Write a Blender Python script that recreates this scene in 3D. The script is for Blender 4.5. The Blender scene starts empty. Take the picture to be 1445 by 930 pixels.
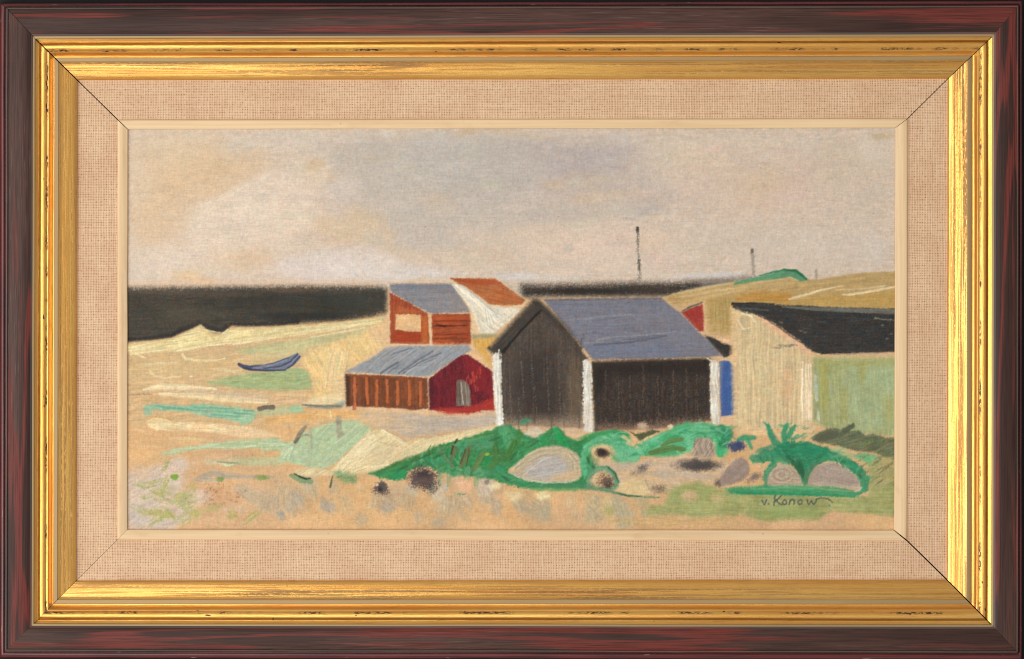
import bpy, math
import numpy as np

# ------------------------------------------------------------------ basics
sc = bpy.context.scene
COL = sc.collection
S = 0.0006            # metres per photo pixel at the ground plane
D = 2.2               # camera height above the ground plane
CX, CY = 722.5, 465.0
rng = np.random.default_rng(7)
KLIGHT = 1.0          # white-card brightness of the lamps on the canvas


def wp(u, v, z):
    k = S * (D - z) / D
    return ((u - CX) * k, (CY - v) * k, z)


def srgb2lin(c):
    c = np.asarray(c, dtype=np.float64)
    return np.where(c <= 0.04045, c / 12.92, ((c + 0.055) / 1.055) ** 2.4)


def L(r, g, b):
    return tuple(srgb2lin(np.array([r, g, b]) / 255.0)) + (1.0,)


# ------------------------------------------------------------------ node helpers
def new_mat(name):
    m = bpy.data.materials.new(name)
    m.use_nodes = True
    nt = m.node_tree
    return m, nt, nt.nodes['Principled BSDF']


class N:
    def __init__(self, nt):
        self.nt = nt

    def node(self, t, **kw):
        n = self.nt.nodes.new(t)
        for k, v in kw.items():
            setattr(n, k, v)
        return n

    def put(self, sock, v):
        if isinstance(v, bpy.types.NodeSocket):
            self.nt.links.new(v, sock)
        else:
            sock.default_value = v

    def math(self, op, a, b=0.0, c=None, clamp=False):
        n = self.node('ShaderNodeMath', operation=op, use_clamp=clamp)
        self.put(n.inputs[0], a)
        self.put(n.inputs[1], b)
        if c is not None:
            self.put(n.inputs[2], c)
        return n.outputs[0]

    def mix(self, f, a, b, blend='MIX'):
        n = self.node('ShaderNodeMix', data_type='RGBA', blend_type=blend)
        self.put(n.inputs['Factor'], f)
        self.put(n.inputs[6], a)
        self.put(n.inputs[7], b)
        return n.outputs[2]

    def uv(self):
        n = self.node('ShaderNodeUVMap', uv_map='UVMap')
        return n.outputs[0]

    def sep(self, v):
        n = self.node('ShaderNodeSeparateXYZ')
        self.put(n.inputs[0], v)
        return n.outputs

    def scale(self, v, sx, sy, sz=1.0, off=(0, 0, 0)):
        n = self.node('ShaderNodeMapping')
        self.put(n.inputs['Vector'], v)
        n.inputs['Scale'].default_value = (sx, sy, sz)
        n.inputs['Location'].default_value = off
        return n.outputs[0]

    def noise(self, v, scale=1.0, detail=3.0, rough=0.55, dist=0.0):
        n = self.node('ShaderNodeTexNoise')
        self.put(n.inputs['Vector'], v)
        n.inputs['Scale'].default_value = scale
        n.inputs['Detail'].default_value = detail
        n.inputs['Roughness'].default_value = rough
        n.inputs['Distortion'].default_value = dist
        return n.outputs[0]

    def step(self, x, lo, hi, a=0.0, b=1.0):
        n = self.node('ShaderNodeMapRange', interpolation_type='SMOOTHSTEP')
        self.put(n.inputs[0], x)
        n.inputs[1].default_value = lo
        n.inputs[2].default_value = hi
        n.inputs[3].default_value = a
        n.inputs[4].default_value = b
        return n.outputs[0]

    def bump(self, h, strength, dist):
        n = self.node('ShaderNodeBump')
        self.put(n.inputs['Height'], h)
        n.inputs['Strength'].default_value = strength
        n.inputs['Distance'].default_value = dist
        return n.outputs[0]


def spec(b, v):
    b.inputs['Specular IOR Level'].default_value = v


# ------------------------------------------------------------------ materials
def wood_material(name='stained_wood', sp=0.15, grey_sheen=0.0):
    m, nt, b = new_mat(name)
    q = N(nt)
    uv = q.uv()
    n1 = q.noise(q.scale(uv, 3.0, 70.0), 1.0, 1.5, 0.45, 0.25)
    rag = q.noise(q.scale(uv, 16.0, 900.0, 1, (2, 8, 0)), 1.0, 2.0, 0.6)
    n1 = q.math('ADD', n1, q.math('MULTIPLY', q.math('SUBTRACT', rag, 0.5), 0.07))
    band = q.math('MULTIPLY', q.step(n1, 0.54, 0.575), q.step(n1, 0.65, 0.62))
    n2 = q.noise(q.scale(uv, 7.0, 210.0, 1, (3, 7, 0)), 1.0, 2.0, 0.5, 0.1)
    thin = q.step(n2, 0.60, 0.66)
    fine = q.noise(q.scale(uv, 20.0, 900.0, 1, (1, 2, 0)), 1.0, 3.0, 0.65)
    big = q.noise(q.scale(uv, 3.0, 40.0, 1, (9, 4, 0)), 1.0, 2.0, 0.5)
    c0 = q.mix(q.step(big, 0.35, 0.65), L(64, 43, 37), L(87, 61, 53))
    c0 = q.mix(q.math('MULTIPLY', q.step(fine, 0.40, 0.66), 0.55), c0, L(38, 26, 25))
    red = q.mix(q.step(fine, 0.35, 0.7), L(116, 54, 46), L(88, 42, 37))
    msk = q.math('MAXIMUM', band, q.math('MULTIPLY', thin, 0.5))
    msk = q.math('MULTIPLY', msk, q.step(fine, 0.72, 0.5, 0.35, 1.0))
    c1 = q.mix(msk, c0, red)
    pore = q.noise(q.scale(uv, 34.0, 1300.0, 1, (5, 1, 0)), 1.0, 1.0, 0.5)
    lightp = q.math('MULTIPLY', q.step(pore, 0.62, 0.72), q.step(big, 0.45, 0.6))
    c2 = q.mix(q.math('MULTIPLY', lightp, 0.7), c1, L(112, 90, 82))
    if grey_sheen:
        c2 = q.mix(grey_sheen, c2, L(112, 108, 100))  # pale grey reflection painted into the wood's base colour
    nt.links.new(c2, b.inputs['Base Color'])
    b.inputs['Roughness'].default_value = 0.40
    spec(b, sp)
    nt.links.new(q.bump(fine, 0.25, 0.0006), b.inputs['Normal'])
    return m


def red_lip_material():
    m, nt, b = new_mat('red_stained_edge')
    q = N(nt)
    uv = q.uv()
    n = q.noise(q.scale(uv, 14.0, 500.0), 1.0, 3.0, 0.6)
    c = q.mix(q.step(n, 0.35, 0.7), L(104, 42, 38), L(64, 28, 28))
    w = q.noise(q.scale(uv, 60.0, 700.0, 1, (4, 4, 0)), 1.0, 2.0, 0.5)
    c = q.mix(q.step(w, 0.70, 0.76), c, L(150, 112, 98))
    nt.links.new(c, b.inputs['Base Color'])
    b.inputs['Roughness'].default_value = 0.32
    return m


def gold_material(name, kind):
    """kind: smooth | streaky | matte; v of the UV is metres across the rail from the wood's edge."""
    m, nt, b = new_mat(name)
    q = N(nt)
    uv = q.uv()
    s = q.sep(uv)
    v = s[1]
    px = q.math('DIVIDE', v, S)          # across, in photo pixels
    if kind == 'matte':
        n = q.noise(q.scale(uv, 9.0, 260.0), 1.0, 3.0, 0.6)
        c = q.mix(n, L(176, 146, 100), L(154, 126, 84))
        nt.links.new(c, b.inputs['Base Color'])
        b.inputs['Metallic'].default_value = 0.35
        b.inputs['Roughness'].default_value = 0.5
        return m
    soft = q.noise(q.scale(uv, 5.0, 120.0), 1.0, 3.0, 0.55)
    warm = q.mix(q.step(soft, 0.3, 0.7), L(242, 188, 102), L(226, 162, 80))
    fine = q.noise(q.scale(uv, 50.0, 1700.0, 1, (2, 3, 0)), 1.0, 3.0, 0.65)
    warm = q.mix(q.step(fine, 0.5, 0.8), warm, L(186, 134, 58))
    spk = q.noise(q.scale(uv, 420.0, 900.0, 1, (6, 1, 0)), 1.0, 2.0, 0.6)
    if kind == 'smooth':
        chip_line = q.math('MULTIPLY', q.step(px, 13.2, 15.2), q.step(px, 18.4, 16.8))
        low = q.noise(q.scale(uv, 22.0, 0.0, 1, (8, 8, 0)), 1.0, 3.0, 0.6)
        chips = q.math('MULTIPLY', chip_line, q.step(low, 0.46, 0.56))
        fleck = q.noise(q.scale(uv, 240.0, 900.0, 1, (1, 5, 0)), 1.0, 2.0, 0.7)
        chips = q.math('MULTIPLY', chips, q.step(fleck, 0.44, 0.52))
        stray = q.math('MULTIPLY', q.step(q.noise(q.scale(uv, 130.0, 330.0, 1, (3, 9, 0)), 1.0, 1.0, 0.5), 0.745, 0.77),
                       q.step(px, 20.0, 19.0))
        chips = q.math('MAXIMUM', chips, stray)
        c = q.mix(chips, warm, L(70, 36, 20))
        met = q.math('SUBTRACT', 0.85, q.math('MULTIPLY', chips, 0.8))
        nt.links.new(met, b.inputs['Metallic'])
        rough = q.math('ADD', 0.27, q.math('MULTIPLY', soft, 0.10))
        nt.links.new(q.bump(q.math('SUBTRACT', fine, q.math('MULTIPLY', chips, 1.2)), 0.22, 0.0006), b.inputs['Normal'])
    else:
        st = q.noise(q.scale(uv, 5.0, 520.0, 1, (3, 2, 0)), 1.0, 1.0, 0.5)
        zone = q.noise(q.scale(uv, 5.0, 90.0, 1, (7, 3, 0)), 1.0, 2.0, 0.5)
        spk2 = q.noise(q.scale(uv, 170.0, 1500.0, 1, (6, 6, 0)), 1.0, 2.0, 0.7)
        lines = q.math('MULTIPLY', q.step(st, 0.52, 0.57), q.step(spk2, 0.36, 0.48))
        l2 = q.noise(q.scale(uv, 14.0, 800.0, 1, (9, 2, 0)), 1.0, 1.0, 0.5)
        lines = q.math('MAXIMUM', lines, q.math('MULTIPLY', q.step(l2, 0.55, 0.62), 0.8))
        lines = q.math('MULTIPLY', lines, q.step(zone, 0.33, 0.60, 0.6, 1.0))
        lines = q.math('MULTIPLY', lines, q.step(px, 57.0, 47.0, 0.6, 1.0))
        grain = q.math('MULTIPLY', q.step(spk, 0.50, 0.66), q.step(zone, 0.30, 0.58))
        dk = q.math('MAXIMUM', q.math('MULTIPLY', lines, 0.72), q.math('MULTIPLY', grain, 0.38))
        c = q.mix(dk, warm, L(92, 58, 26))
        met = q.math('SUBTRACT', 0.85, q.math('MULTIPLY', dk, 0.8))
        nt.links.new(met, b.inputs['Metallic'])
        rough = q.math('ADD', 0.25, q.math('MULTIPLY', dk, 0.25))
        nt.links.new(q.bump(q.math('SUBTRACT', q.math('MULTIPLY', fine, 0.5), q.math('MULTIPLY', lines, 0.6)), 0.14, 0.0006), b.inputs['Normal'])
    nt.links.new(c, b.inputs['Base Color'])
    nt.links.new(rough, b.inputs['Roughness'])
    return m


def linen_material():
    m, nt, b = new_mat('linen_weave')
    q = N(nt)
    uv = q.uv()
    s = q.sep(uv)
    wob = q.math('MULTIPLY', q.math('SUBTRACT', q.noise(q.scale(uv, 90.0, 22.0), 1.0, 3.0, 0.6), 0.5), 9.0)
    wob2 = q.math('MULTIPLY', q.math('SUBTRACT', q.noise(q.scale(uv, 22.0, 90.0, 1, (5, 5, 0)), 1.0, 3.0, 0.6), 0.5), 9.0)
    P = 2 * math.pi / (3.6 * S)
    tu = q.math('SINE', q.math('ADD', q.math('MULTIPLY', s[0], P), wob))
    tv = q.math('SINE', q.math('ADD', q.math('MULTIPLY', s[1], P), wob2))
    gu = q.step(tu, -1.0, 0.35, 1.0, 0.0)       # gap between threads
    gv = q.step(tv, -1.0, 0.35, 1.0, 0.0)
    slub_u = q.noise(q.scale(uv, 700.0, 16.0), 1.0, 2.0, 0.5)    # streaks across the strip
    slub_v = q.noise(q.scale(uv, 16.0, 700.0, 1, (3, 3, 0)), 1.0, 2.0, 0.5)
    blot = q.noise(q.scale(uv, 26.0, 40.0, 1, (2, 6, 0)), 1.0, 3.0, 0.6)
    base = q.mix(q.step(blot, 0.3, 0.7), L(214, 176, 140), L(224, 190, 153))
    base = q.mix(q.math('MULTIPLY', q.step(slub_u, 0.5, 0.74), 0.38), base, L(238, 206, 174))
    base = q.mix(q.math('MULTIPLY', q.step(slub_v, 0.5, 0.74), 0.38), base, L(238, 204, 174))
    deep = q.noise(q.scale(uv, 300.0, 300.0, 1, (8, 3, 0)), 1.0, 2.0, 0.6)
    gap = q.math('MAXIMUM', q.math('MULTIPLY', gu, q.step(slub_u, 0.66, 0.40, 0.45, 1.0)),
                 q.math('MULTIPLY', gv, q.step(slub_v, 0.66, 0.40, 0.45, 1.0)))
    both = q.math('MULTIPLY', gu, gv)
    c = q.mix(q.math('MULTIPLY', gap, q.step(deep, 0.3, 0.7, 0.12, 0.34)), base, L(170, 122, 90))
    c = q.mix(q.math('MULTIPLY', both, q.step(deep, 0.35, 0.65, 0.05, 0.75)), c, L(130, 88, 66))
    nt.links.new(c, b.inputs['Base Color'])
    b.inputs['Roughness'].default_value = 0.9
    spec(b, 0.15)
    hgt = q.math('SUBTRACT', q.math('ADD', tu, tv), q.math('MULTIPLY', both, 1.0))
    nt.links.new(q.bump(hgt, 0.35, 0.0003), b.inputs['Normal'])
    return m


def fillet_material():
    m, nt, b = new_mat('cream_painted_wood')
    q = N(nt)
    uv = q.uv()
    n = q.noise(q.scale(uv, 8.0, 420.0), 1.0, 3.0, 0.55)
    n2 = q.noise(q.scale(uv, 30.0, 90.0, 1, (4, 2, 0)), 1.0, 3.0, 0.6)
    c = q.mix(q.step(n, 0.3, 0.7), L(230, 199, 156), L(219, 185, 141))
    c = q.mix(q.math('MULTIPLY', q.step(n2, 0.55, 0.75), 0.35), c, L(200, 160, 118))
    spot = q.noise(q.scale(uv, 260.0, 420.0, 1, (1, 7, 0)), 1.0, 1.0, 0.5)
    c = q.mix(q.math('MULTIPLY', q.step(spot, 0.76, 0.80), 0.5), c, L(150, 112, 76))
    nt.links.new(c, b.inputs['Base Color'])
    b.inputs['Roughness'].default_value = 0.5
    spec(b, 0.4)
    nt.links.new(q.bump(n, 0.1, 0.0004), b.inputs['Normal'])
    return m


def plain_material(name, col, rough=0.8, scale=300.0, amount=0.25):
    m, nt, b = new_mat(name)
    q = N(nt)
    tc = q.node('ShaderNodeTexCoord').outputs['Object']
    n = q.noise(tc, scale, 3.0, 0.6)
    dark = tuple(c * (1 - amount) for c in col[:3]) + (1,)
    nt.links.new(q.mix(n, col, dark), b.inputs['Base Color'])
    b.inputs['Roughness'].default_value = rough
    spec(b, 0.25)
    return m


def paint_material():
    m, nt, b = new_mat('oil_paint_on_canvas')
    q = N(nt)
    at = q.node('ShaderNodeAttribute', attribute_name='pigment')
    tc = q.node('ShaderNodeTexCoord').outputs['Object']
    P = 2 * math.pi / (2.3 * S)
    s = q.sep(tc)
    w = q.math('MULTIPLY', q.math('SUBTRACT', q.noise(tc, 70.0, 3.0, 0.6), 0.5), 9.0)
    tu = q.math('SINE', q.math('ADD', q.math('MULTIPLY', s[0], P), w))
    tv = q.math('SINE', q.math('ADD', q.math('MULTIPLY', s[1], P), w))
    weave = q.math('MULTIPLY', tu, tv)
    nt.links.new(at.outputs['Color'], b.inputs['Base Color'])
    gl = q.noise(tc, 40.0, 3.0, 0.6)
    nt.links.new(q.step(gl, 0.2, 0.8, 0.48, 0.68), b.inputs['Roughness'])
    spec(b, 0.1)
    nt.links.new(q.bump(weave, 0.22, 0.00012), b.inputs['Normal'])
    return m


M_WOOD = wood_material()
M_BEAD = wood_material('wood_edge_painted_sheen', 0.35, 0.35)  # bead and inner slope, with their grey highlight put into the colour
M_LIP = red_lip_material()
M_GS = gold_material('gilt_smooth', 'smooth')
M_GT = gold_material('gilt_rubbed', 'streaky')
M_GM = gold_material('gilt_matte', 'matte')
M_LINEN = linen_material()
M_FIL = fillet_material()
M_PAINT = paint_material()
M_BACK = plain_material('dark_board', L(30, 24, 20))
M_DARK = plain_material('black_cloth', L(34, 36, 36), 0.9)
M_CANVAS = plain_material('raw_canvas', L(196, 172, 138), 0.9)

# ------------------------------------------------------------------ the thing
root = bpy.data.objects.new('framed_painting', None)
COL.objects.link(root)
root.empty_display_size = 0.1
root['label'] = 'framed oil painting of seaside sheds in dark wood and gilt frame on black surface'
root['category'] = 'painting'

# measured corners of the frame's steps: TL, TR, BR, BL
RL = [(0.5, 4.8), (1442.5, 1.0), (1442.0, 930.5), (0.5, 928.2)]
RA = [(9.0, 11.0), (1437.0, 7.8), (1436.5, 921.0), (7.6, 918.5)]
RC = [(50.4, 55.4), (1399.8, 52.2), (1398.6, 881.0), (48.4, 879.6)]
RG = [(109.2, 113.0), (1337.4, 111.4), (1336.2, 818.0), (107.4, 819.4)]
RE = [(166.2, 169.0), (1281.0, 167.2), (1280.0, 763.0), (165.8, 761.4)]
RF = [(180.2, 182.3), (1263.4, 180.4), (1261.8, 748.2), (179.6, 747.2)]


def lerp_ring(a, b, f):
    return [(p[0] + (q[0] - p[0]) * f, p[1] + (q[1] - p[1]) * f) for p, q in zip(a, b)]


SIDES = [('top', 0, 1), ('right', 1, 2), ('bottom', 2, 3), ('left', 3, 0)]


def rail(name, side, prof, mats, gaps, label=None, nseg=48, wob=0.12, seed=0):
    """prof: closed list of (ringA, ringB, frac, z_mm, material index of the strip that starts here).
    gaps: open mitre, photo pixels, at the TL, TR, BR, BL corners."""
    sname, ia, ib = SIDES[side]
    r = np.random.default_rng(100 + side * 17 + seed)
    ts = np.linspace(0, 1, nseg + 1)
    w1 = np.interp(ts, np.linspace(0, 1, 9), r.normal(0, 1, 9)) * wob
    verts, alng = [], []
    n = len(prof)
    off = side * 3.7 + seed * 0.31
    for (A, B, f, z, mi) in prof:
        ring = lerp_ring(A, B, f)
        p, q = np.array(ring[ia]), np.array(ring[ib])
        d = (q - p) / np.linalg.norm(q - p)
        p = p + d * gaps[ia] * 0.5
        q = q - d * gaps[ib] * 0.5
        nrm = np.array([-d[1], d[0]])
        for t, w in zip(ts, w1):
            e = p + (q - p) * t + nrm * w
            verts.append(wp(e[0], e[1], z * 0.001))
            alng.append(off + (e[0] if side in (0, 2) else e[1]) * S)
    ln = 0.0
    faces, fm, fuv = [], [], []
    m = nseg + 1
    # across coordinate: distance from the first ring, in metres
    acr = []
    p0 = np.array(lerp_ring(*prof[0][:3])[ia])
    base = {'wood_rail': RL, 'gilt_rail': RC, 'linen_strip': RG, 'fillet_strip': RE}[name]
    for (A, B, f, z, mi) in prof:
        ring = lerp_ring(A, B, f)
        k = 1 if side in (0, 2) else 0
        acr.append(abs(ring[ia][k] - base[ia][k]) * S)
    for i in range(n):
        j = (i + 1) % n
        for k in range(nseg):
            faces.append((i * m + k, j * m + k, j * m + k + 1, i * m + k + 1))
            fm.append(prof[i][4])
            fuv += [(alng[i * m + k], acr[i]), (alng[j * m + k], acr[j]), (alng[j * m + k + 1], acr[j]), (alng[i * m + k + 1], acr[i])]
    faces.append(tuple(i * m for i in range(n))[::-1])
    faces.append(tuple(i * m + nseg for i in range(n)))
    for _ in range(2):
        fm.append(len(mats) - 1)
        fuv += [(0, 0)] * n
    me = bpy.data.meshes.new(name)
    me.from_pydata(verts, [], faces)
    uvl = me.uv_layers.new(name='UVMap')
    uvl.data.foreach_set('uv', np.array(fuv, dtype=np.float32).ravel())
    for mt in mats:
        me.materials.append(mt)
    me.polygons.foreach_set('material_index', np.array(fm, dtype=np.int32))
    me.polygons.foreach_set('use_smooth', np.ones(len(faces), dtype=bool))
    me.update()
    me.set_sharp_from_angle(angle=math.radians(38))
    o = bpy.data.objects.new(name, me)
    COL.objects.link(o)
    o.parent = root
    if label:
        o['label'] = label
    return o


def orient(o):
    import bmesh
    bm = bmesh.new()
    bm.from_mesh(o.data)
    bmesh.ops.recalc_face_normals(bm, faces=bm.faces)
    bm.to_mesh(o.data)
    bm.free()


def prof_wood():
    W = 41.0
    P = [(RL, RA, 0.0, 0.5, 0), (RL, RA, 0.0, 16.0, 0), (RL, RA, 0.08, 17.2, 0), (RL, RA, 0.30, 18.0, 0),
         (RL, RA, 0.55, 18.1, 0), (RL, RA, 0.74, 17.6, 0), (RL, RA, 0.80, 16.0, 0), (RL, RA, 0.88, 16.0, 0)]
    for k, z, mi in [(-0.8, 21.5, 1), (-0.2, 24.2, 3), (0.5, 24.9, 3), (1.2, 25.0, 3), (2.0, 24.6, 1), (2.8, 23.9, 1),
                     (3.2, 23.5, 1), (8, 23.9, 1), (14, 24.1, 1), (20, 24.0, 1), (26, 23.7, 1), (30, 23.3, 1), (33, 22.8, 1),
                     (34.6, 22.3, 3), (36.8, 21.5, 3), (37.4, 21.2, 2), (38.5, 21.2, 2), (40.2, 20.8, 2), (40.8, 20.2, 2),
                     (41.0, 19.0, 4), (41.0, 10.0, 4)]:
        P.append((RA, RC, k / W, z, mi))
    P.append((RL, RA, 0.2, 0.5, 4))
    return P


def prof_gold():
    W = 59.0
    P = []
    for k, z, mi in [(-0.3, 5.0, 3), (-0.3, 16.9, 0), (1.2, 16.6, 0), (3.0, 15.9, 0), (4.6, 15.7, 0), (5.6, 16.3, 0), (6.6, 17.4, 0),
                     (7.8, 18.1, 0), (9.4, 18.3, 0), (12.0, 18.1, 0), (14.4, 17.7, 0), (15.8, 17.2, 0), (16.8, 16.6, 0), (17.6, 16.7, 0),
                     (18.4, 16.8, 0), (19.6, 16.4, 0), (20.6, 15.6, 0), (22.0, 14.5, 0), (23.6, 13.7, 0), (25.2, 13.3, 0), (26.2, 13.3, 0), (26.7, 14.9, 1), (27.3, 15.2, 1), (32.0, 15.1, 1), (32.5, 14.7, 1),
                     (33.0, 14.5, 2), (38, 13.9, 2), (45, 13.1, 2), (52, 12.2, 2), (56.5, 11.6, 2), (57.8, 11.2, 0),
                     (58.7, 10.4, 0), (59.0, 9.6, 0), (59.0, 5.0, 3)]:
        P.append((RC, RG, k / W, z, mi))
    return P


def prof_linen():
    W = 56.5
    P = []
    for k, z, mi in [(-3.0, 3.0, 1), (-3.0, 8.9, 0), (0.0, 8.8, 0), (20, 8.3, 0), (40, 7.8, 0), (56.0, 7.5, 0), (57.5, 7.4, 1), (57.5, 3.0, 1)]:
        P.append((RG, RE, k / W, z, mi))
    return P


def prof_fillet():
    W = 14.0
    P = []
    for k, z, mi in [(0.0, 6.2, 0), (0.0, 8.1, 0), (0.35, 8.7, 0), (1.0, 9.1, 0), (2.0, 9.3, 0), (7.0, 8.5, 0), (12.6, 7.6, 0), (13.5, 7.4, 0),
                     (13.9, 7.1, 0), (14.0, 6.6, 0), (14.0, 6.1, 0)]:
        P.append((RE, RF, k / W, z, mi))
    return P


#          TL   TR   BR   BL
G_WOOD = (0.7, 0.25, 0.55, 0.2)
G_GOLD = (2.1, 1.0, 2.2, 1.0)
G_LIN = (2.0, 1.2, 2.3, 0.5)
G_FIL = (1.7, 0.9, 2.4, 0.2)
NM = {'top': 'upper', 'right': 'right', 'bottom': 'lower', 'left': 'left'}
for sd in range(4):
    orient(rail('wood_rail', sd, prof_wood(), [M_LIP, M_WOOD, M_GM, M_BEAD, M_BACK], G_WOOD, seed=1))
    orient(rail('gilt_rail', sd, prof_gold(), [M_GS, M_GM, M_GT, M_BACK], G_GOLD, seed=2))
    orient(rail('linen_strip', sd, prof_linen(), [M_LINEN, M_BACK], G_LIN, seed=3))
    orient(rail('fillet_strip', sd, prof_fillet(), [M_FIL], G_FIL, seed=4))


def box_px(name, u0, v0, u1, v1, z0, z1, mat, parent=None):
    a, b = wp(u0, v0, z1), wp(u1, v1, z1)
    x0, x1, y1, y0 = a[0], b[0], a[1], b[1]
    vs = [(x, y, z) for z in (z0, z1) for (x, y) in ((x0, y0), (x1, y0), (x1, y1), (x0, y1))]
    fs = [(3, 2, 1, 0), (4, 5, 6, 7), (0, 1, 5, 4), (1, 2, 6, 5), (2, 3, 7, 6), (3, 0, 4, 7)]
    me = bpy.data.meshes.new(name)
    me.from_pydata(vs, [], fs)
    me.materials.append(mat)
    o = bpy.data.objects.new(name, me)
    COL.objects.link(o)
    if parent:
        o.parent = parent
    return o


box_px('backing_board', 6, 10, 1437, 923, 0.0012, 0.0025, M_BACK, root)
canvas = box_px('canvas', 173, 175, 1270, 755, 0.0030, 0.0052, M_CANVAS, root)

# ------------------------------------------------------------------ painter
X0, Y0, GW, GH = 176, 177, 1092, 576
yy, xx = np.mgrid[0:GH, 0:GW].astype(np.float32)
xx += X0
yy += Y0
IMG = np.zeros((GH, GW, 3), np.float32)
HGT = np.zeros((GH, GW), np.float32)
LAB = np.zeros((GH, GW), np.int16)
NAMES = []


def lab(name, label=None):
    NAMES.append((name, label))
    return len(NAMES) - 1


TAB = np.random.default_rng(3).random((256, 256)).astype(np.float32)


def vn(x, y, seed=0):
    x = x + seed * 37.17 + 5000.0
    y = y + seed * 91.73 + 5000.0
    xi = np.floor(x).astype(np.int64)
    yi = np.floor(y).astype(np.int64)
    fx = (x - xi).astype(np.float32)
    fy = (y - yi).astype(np.float32)
    fx = fx * fx * (3 - 2 * fx)
    fy = fy * fy * (3 - 2 * fy)
    a = TAB[xi & 255, yi & 255]
    b = TAB[(xi + 1) & 255, yi & 255]
    c = TAB[xi & 255, (yi + 1) & 255]
    d = TAB[(xi + 1) & 255, (yi + 1) & 255]
    return (a + (b - a) * fx) * (1 - fy) + (c + (d - c) * fx) * fy


def fbm(x, y, seed=0, o=3):
    s, a, t = 0, 1.0, 0
    for i in range(o):
        s = s + a * vn(x * 2 ** i, y * 2 ** i, seed + i * 5)
        t += a
        a *= 0.55
    return s / t


# canvas grain used to break up dry brush
_g1 = vn(xx / 1.25, yy / 1.25, 11)
_g2 = 0.5 * vn(xx / 3.2, yy / 1.05, 12) + 0.5 * vn(xx / 1.05, yy / 3.2, 13)
GRAIN = np.clip((0.55 * _g1 + 0.45 * _g2 - 0.5) * 1.7 + 0.5, 0, 1)
SEED = [20]
THIN = 0.09


def win(x0, y0, x1, y1, m=6):
    a = int(max(0, math.floor(x0 - m - X0)))
    b = int(min(GW, math.ceil(x1 + m - X0)))
    c = int(max(0, math.floor(y0 - m - Y0)))
    d = int(min(GH, math.ceil(y1 + m - Y0)))
    return slice(c, d), slice(a, b)


def sstep(x):
    x = np.clip(x, 0, 1)
    return x * x * (3 - 2 * x)


def poly_sd(pts, x, y):
    n = len(pts)
    d = np.full(x.shape, 1e9, np.float32)
    ins = np.zeros(x.shape, bool)
    for i in range(n):
        ax, ay = pts[i]
        bx, by = pts[(i + 1) % n]
        ex, ey = bx - ax, by - ay
        l2 = ex * ex + ey * ey + 1e-9
        t = np.clip(((x - ax) * ex + (y - ay) * ey) / l2, 0, 1)
        d = np.minimum(d, (x - ax - t * ex) ** 2 + (y - ay - t * ey) ** 2)
        if ay != by:
            c = ((ay > y) != (by > y)) & (x < (bx - ax) * (y - ay) / (by - ay) + ax)
            ins ^= c
    d = np.sqrt(d)
    return np.where(ins, d, -d)


def put(w, a, col, h, hs, streak, st, var, col2, lb, lt=0.5):
    """composite paint: colour col with low-frequency drift to col2, bristle streaks in colour and height."""
    SEED[0] += 1
    s = SEED[0]
    x, y = xx[w], yy[w]
    c = np.array(col, np.float32) / 255.0
    lf = fbm(x / 22.0, y / 16.0, s, 3)
    px = np.broadcast_to(c, x.shape + (3,)).copy()
    if col2 is not None:
        k = sstep((lf - 0.3) / 0.4)[..., None]
        px = px * (1 - k) + (np.array(col2, np.float32) / 255.0) * k
    mot = fbm(x / 5.5, y / 4.5, s + 2, 2) - 0.5
    tone = 1 + var * (lf - 0.5) * 2 + st * (streak - 0.5) * 2 + 0.10 * mot
    px *= tone[..., None]
    px += (0.03 * (vn(x / 4.0, y / 4.0, s + 4) - 0.5))[..., None] * np.array([1.0, -0.2, -1.0], np.float32)
    a = a * (1 - THIN * np.clip(GRAIN[w] * 1.5 - 0.55, 0, 1))
    al = a[..., None]
    IMG[w] = IMG[w] * (1 - al) + px * al
    HGT[w] = HGT[w] * (1 - 0.6 * a) + a * (h + hs * (streak - 0.5) * 2)
    if lb is not None:
        LAB[w][a > lt] = lb


def rot(x, y, ang):
    r = math.radians(ang)
    return x * math.cos(r) + y * math.sin(r), -x * math.sin(r) + y * math.cos(r)


def P(pts, col, lb=None, soft=1.4, rough=1.2, rs=7.0, dry=0.8, ang=0.0, st=0.05, var=0.06, h=0.12, hs=0.10, op=1.0, col2=None, sl=26.0, sw=1.6, m=None):
    SEED[0] += 1
    s = SEED[0]
    xs = [p[0] for p in pts]
    ys = [p[1] for p in pts]
    w = win(min(xs), min(ys), max(xs), max(ys), m or (6 + soft * 1.5 + rough))
    x, y = xx[w], yy[w]
    jx = (fbm(x / rs, y / rs, s, 2) - 0.5) * 2 * rough
    jy = (fbm(x / rs, y / rs, s + 3, 2) - 0.5) * 2 * rough
    sd = poly_sd(pts, x + jx, y + jy)
    soft = soft * 1.3
    a = sstep(sd / soft * 0.5 + 0.5 + 0.55 * dry * min(1.0, 1.7 / soft) * (GRAIN[w] - 0.5)) * op
    if dry > 0:      # scumble just inside the edge as well
        edge = np.clip(1 - sd / (2.5 + soft * 1.5), 0, 1)
        a = a * (1 - 0.6 * dry * edge * np.clip(0.55 - GRAIN[w], 0, 1))
    st = st * (1.35 if h < 0.33 else 2.0)
    u, v = rot(x, y, ang)
    wv = (vn(x / 30, y / 30, s + 6) - 0.5) * 4
    streak = 0.6 * vn(u / sl, (v + wv) / sw, s + 7) + 0.4 * vn(u / (sl * 0.5), (v + wv) / (sw * 0.55), s + 8)
    put(w, a.astype(np.float32), col, h, hs, streak, st, var, col2, lb)


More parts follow.
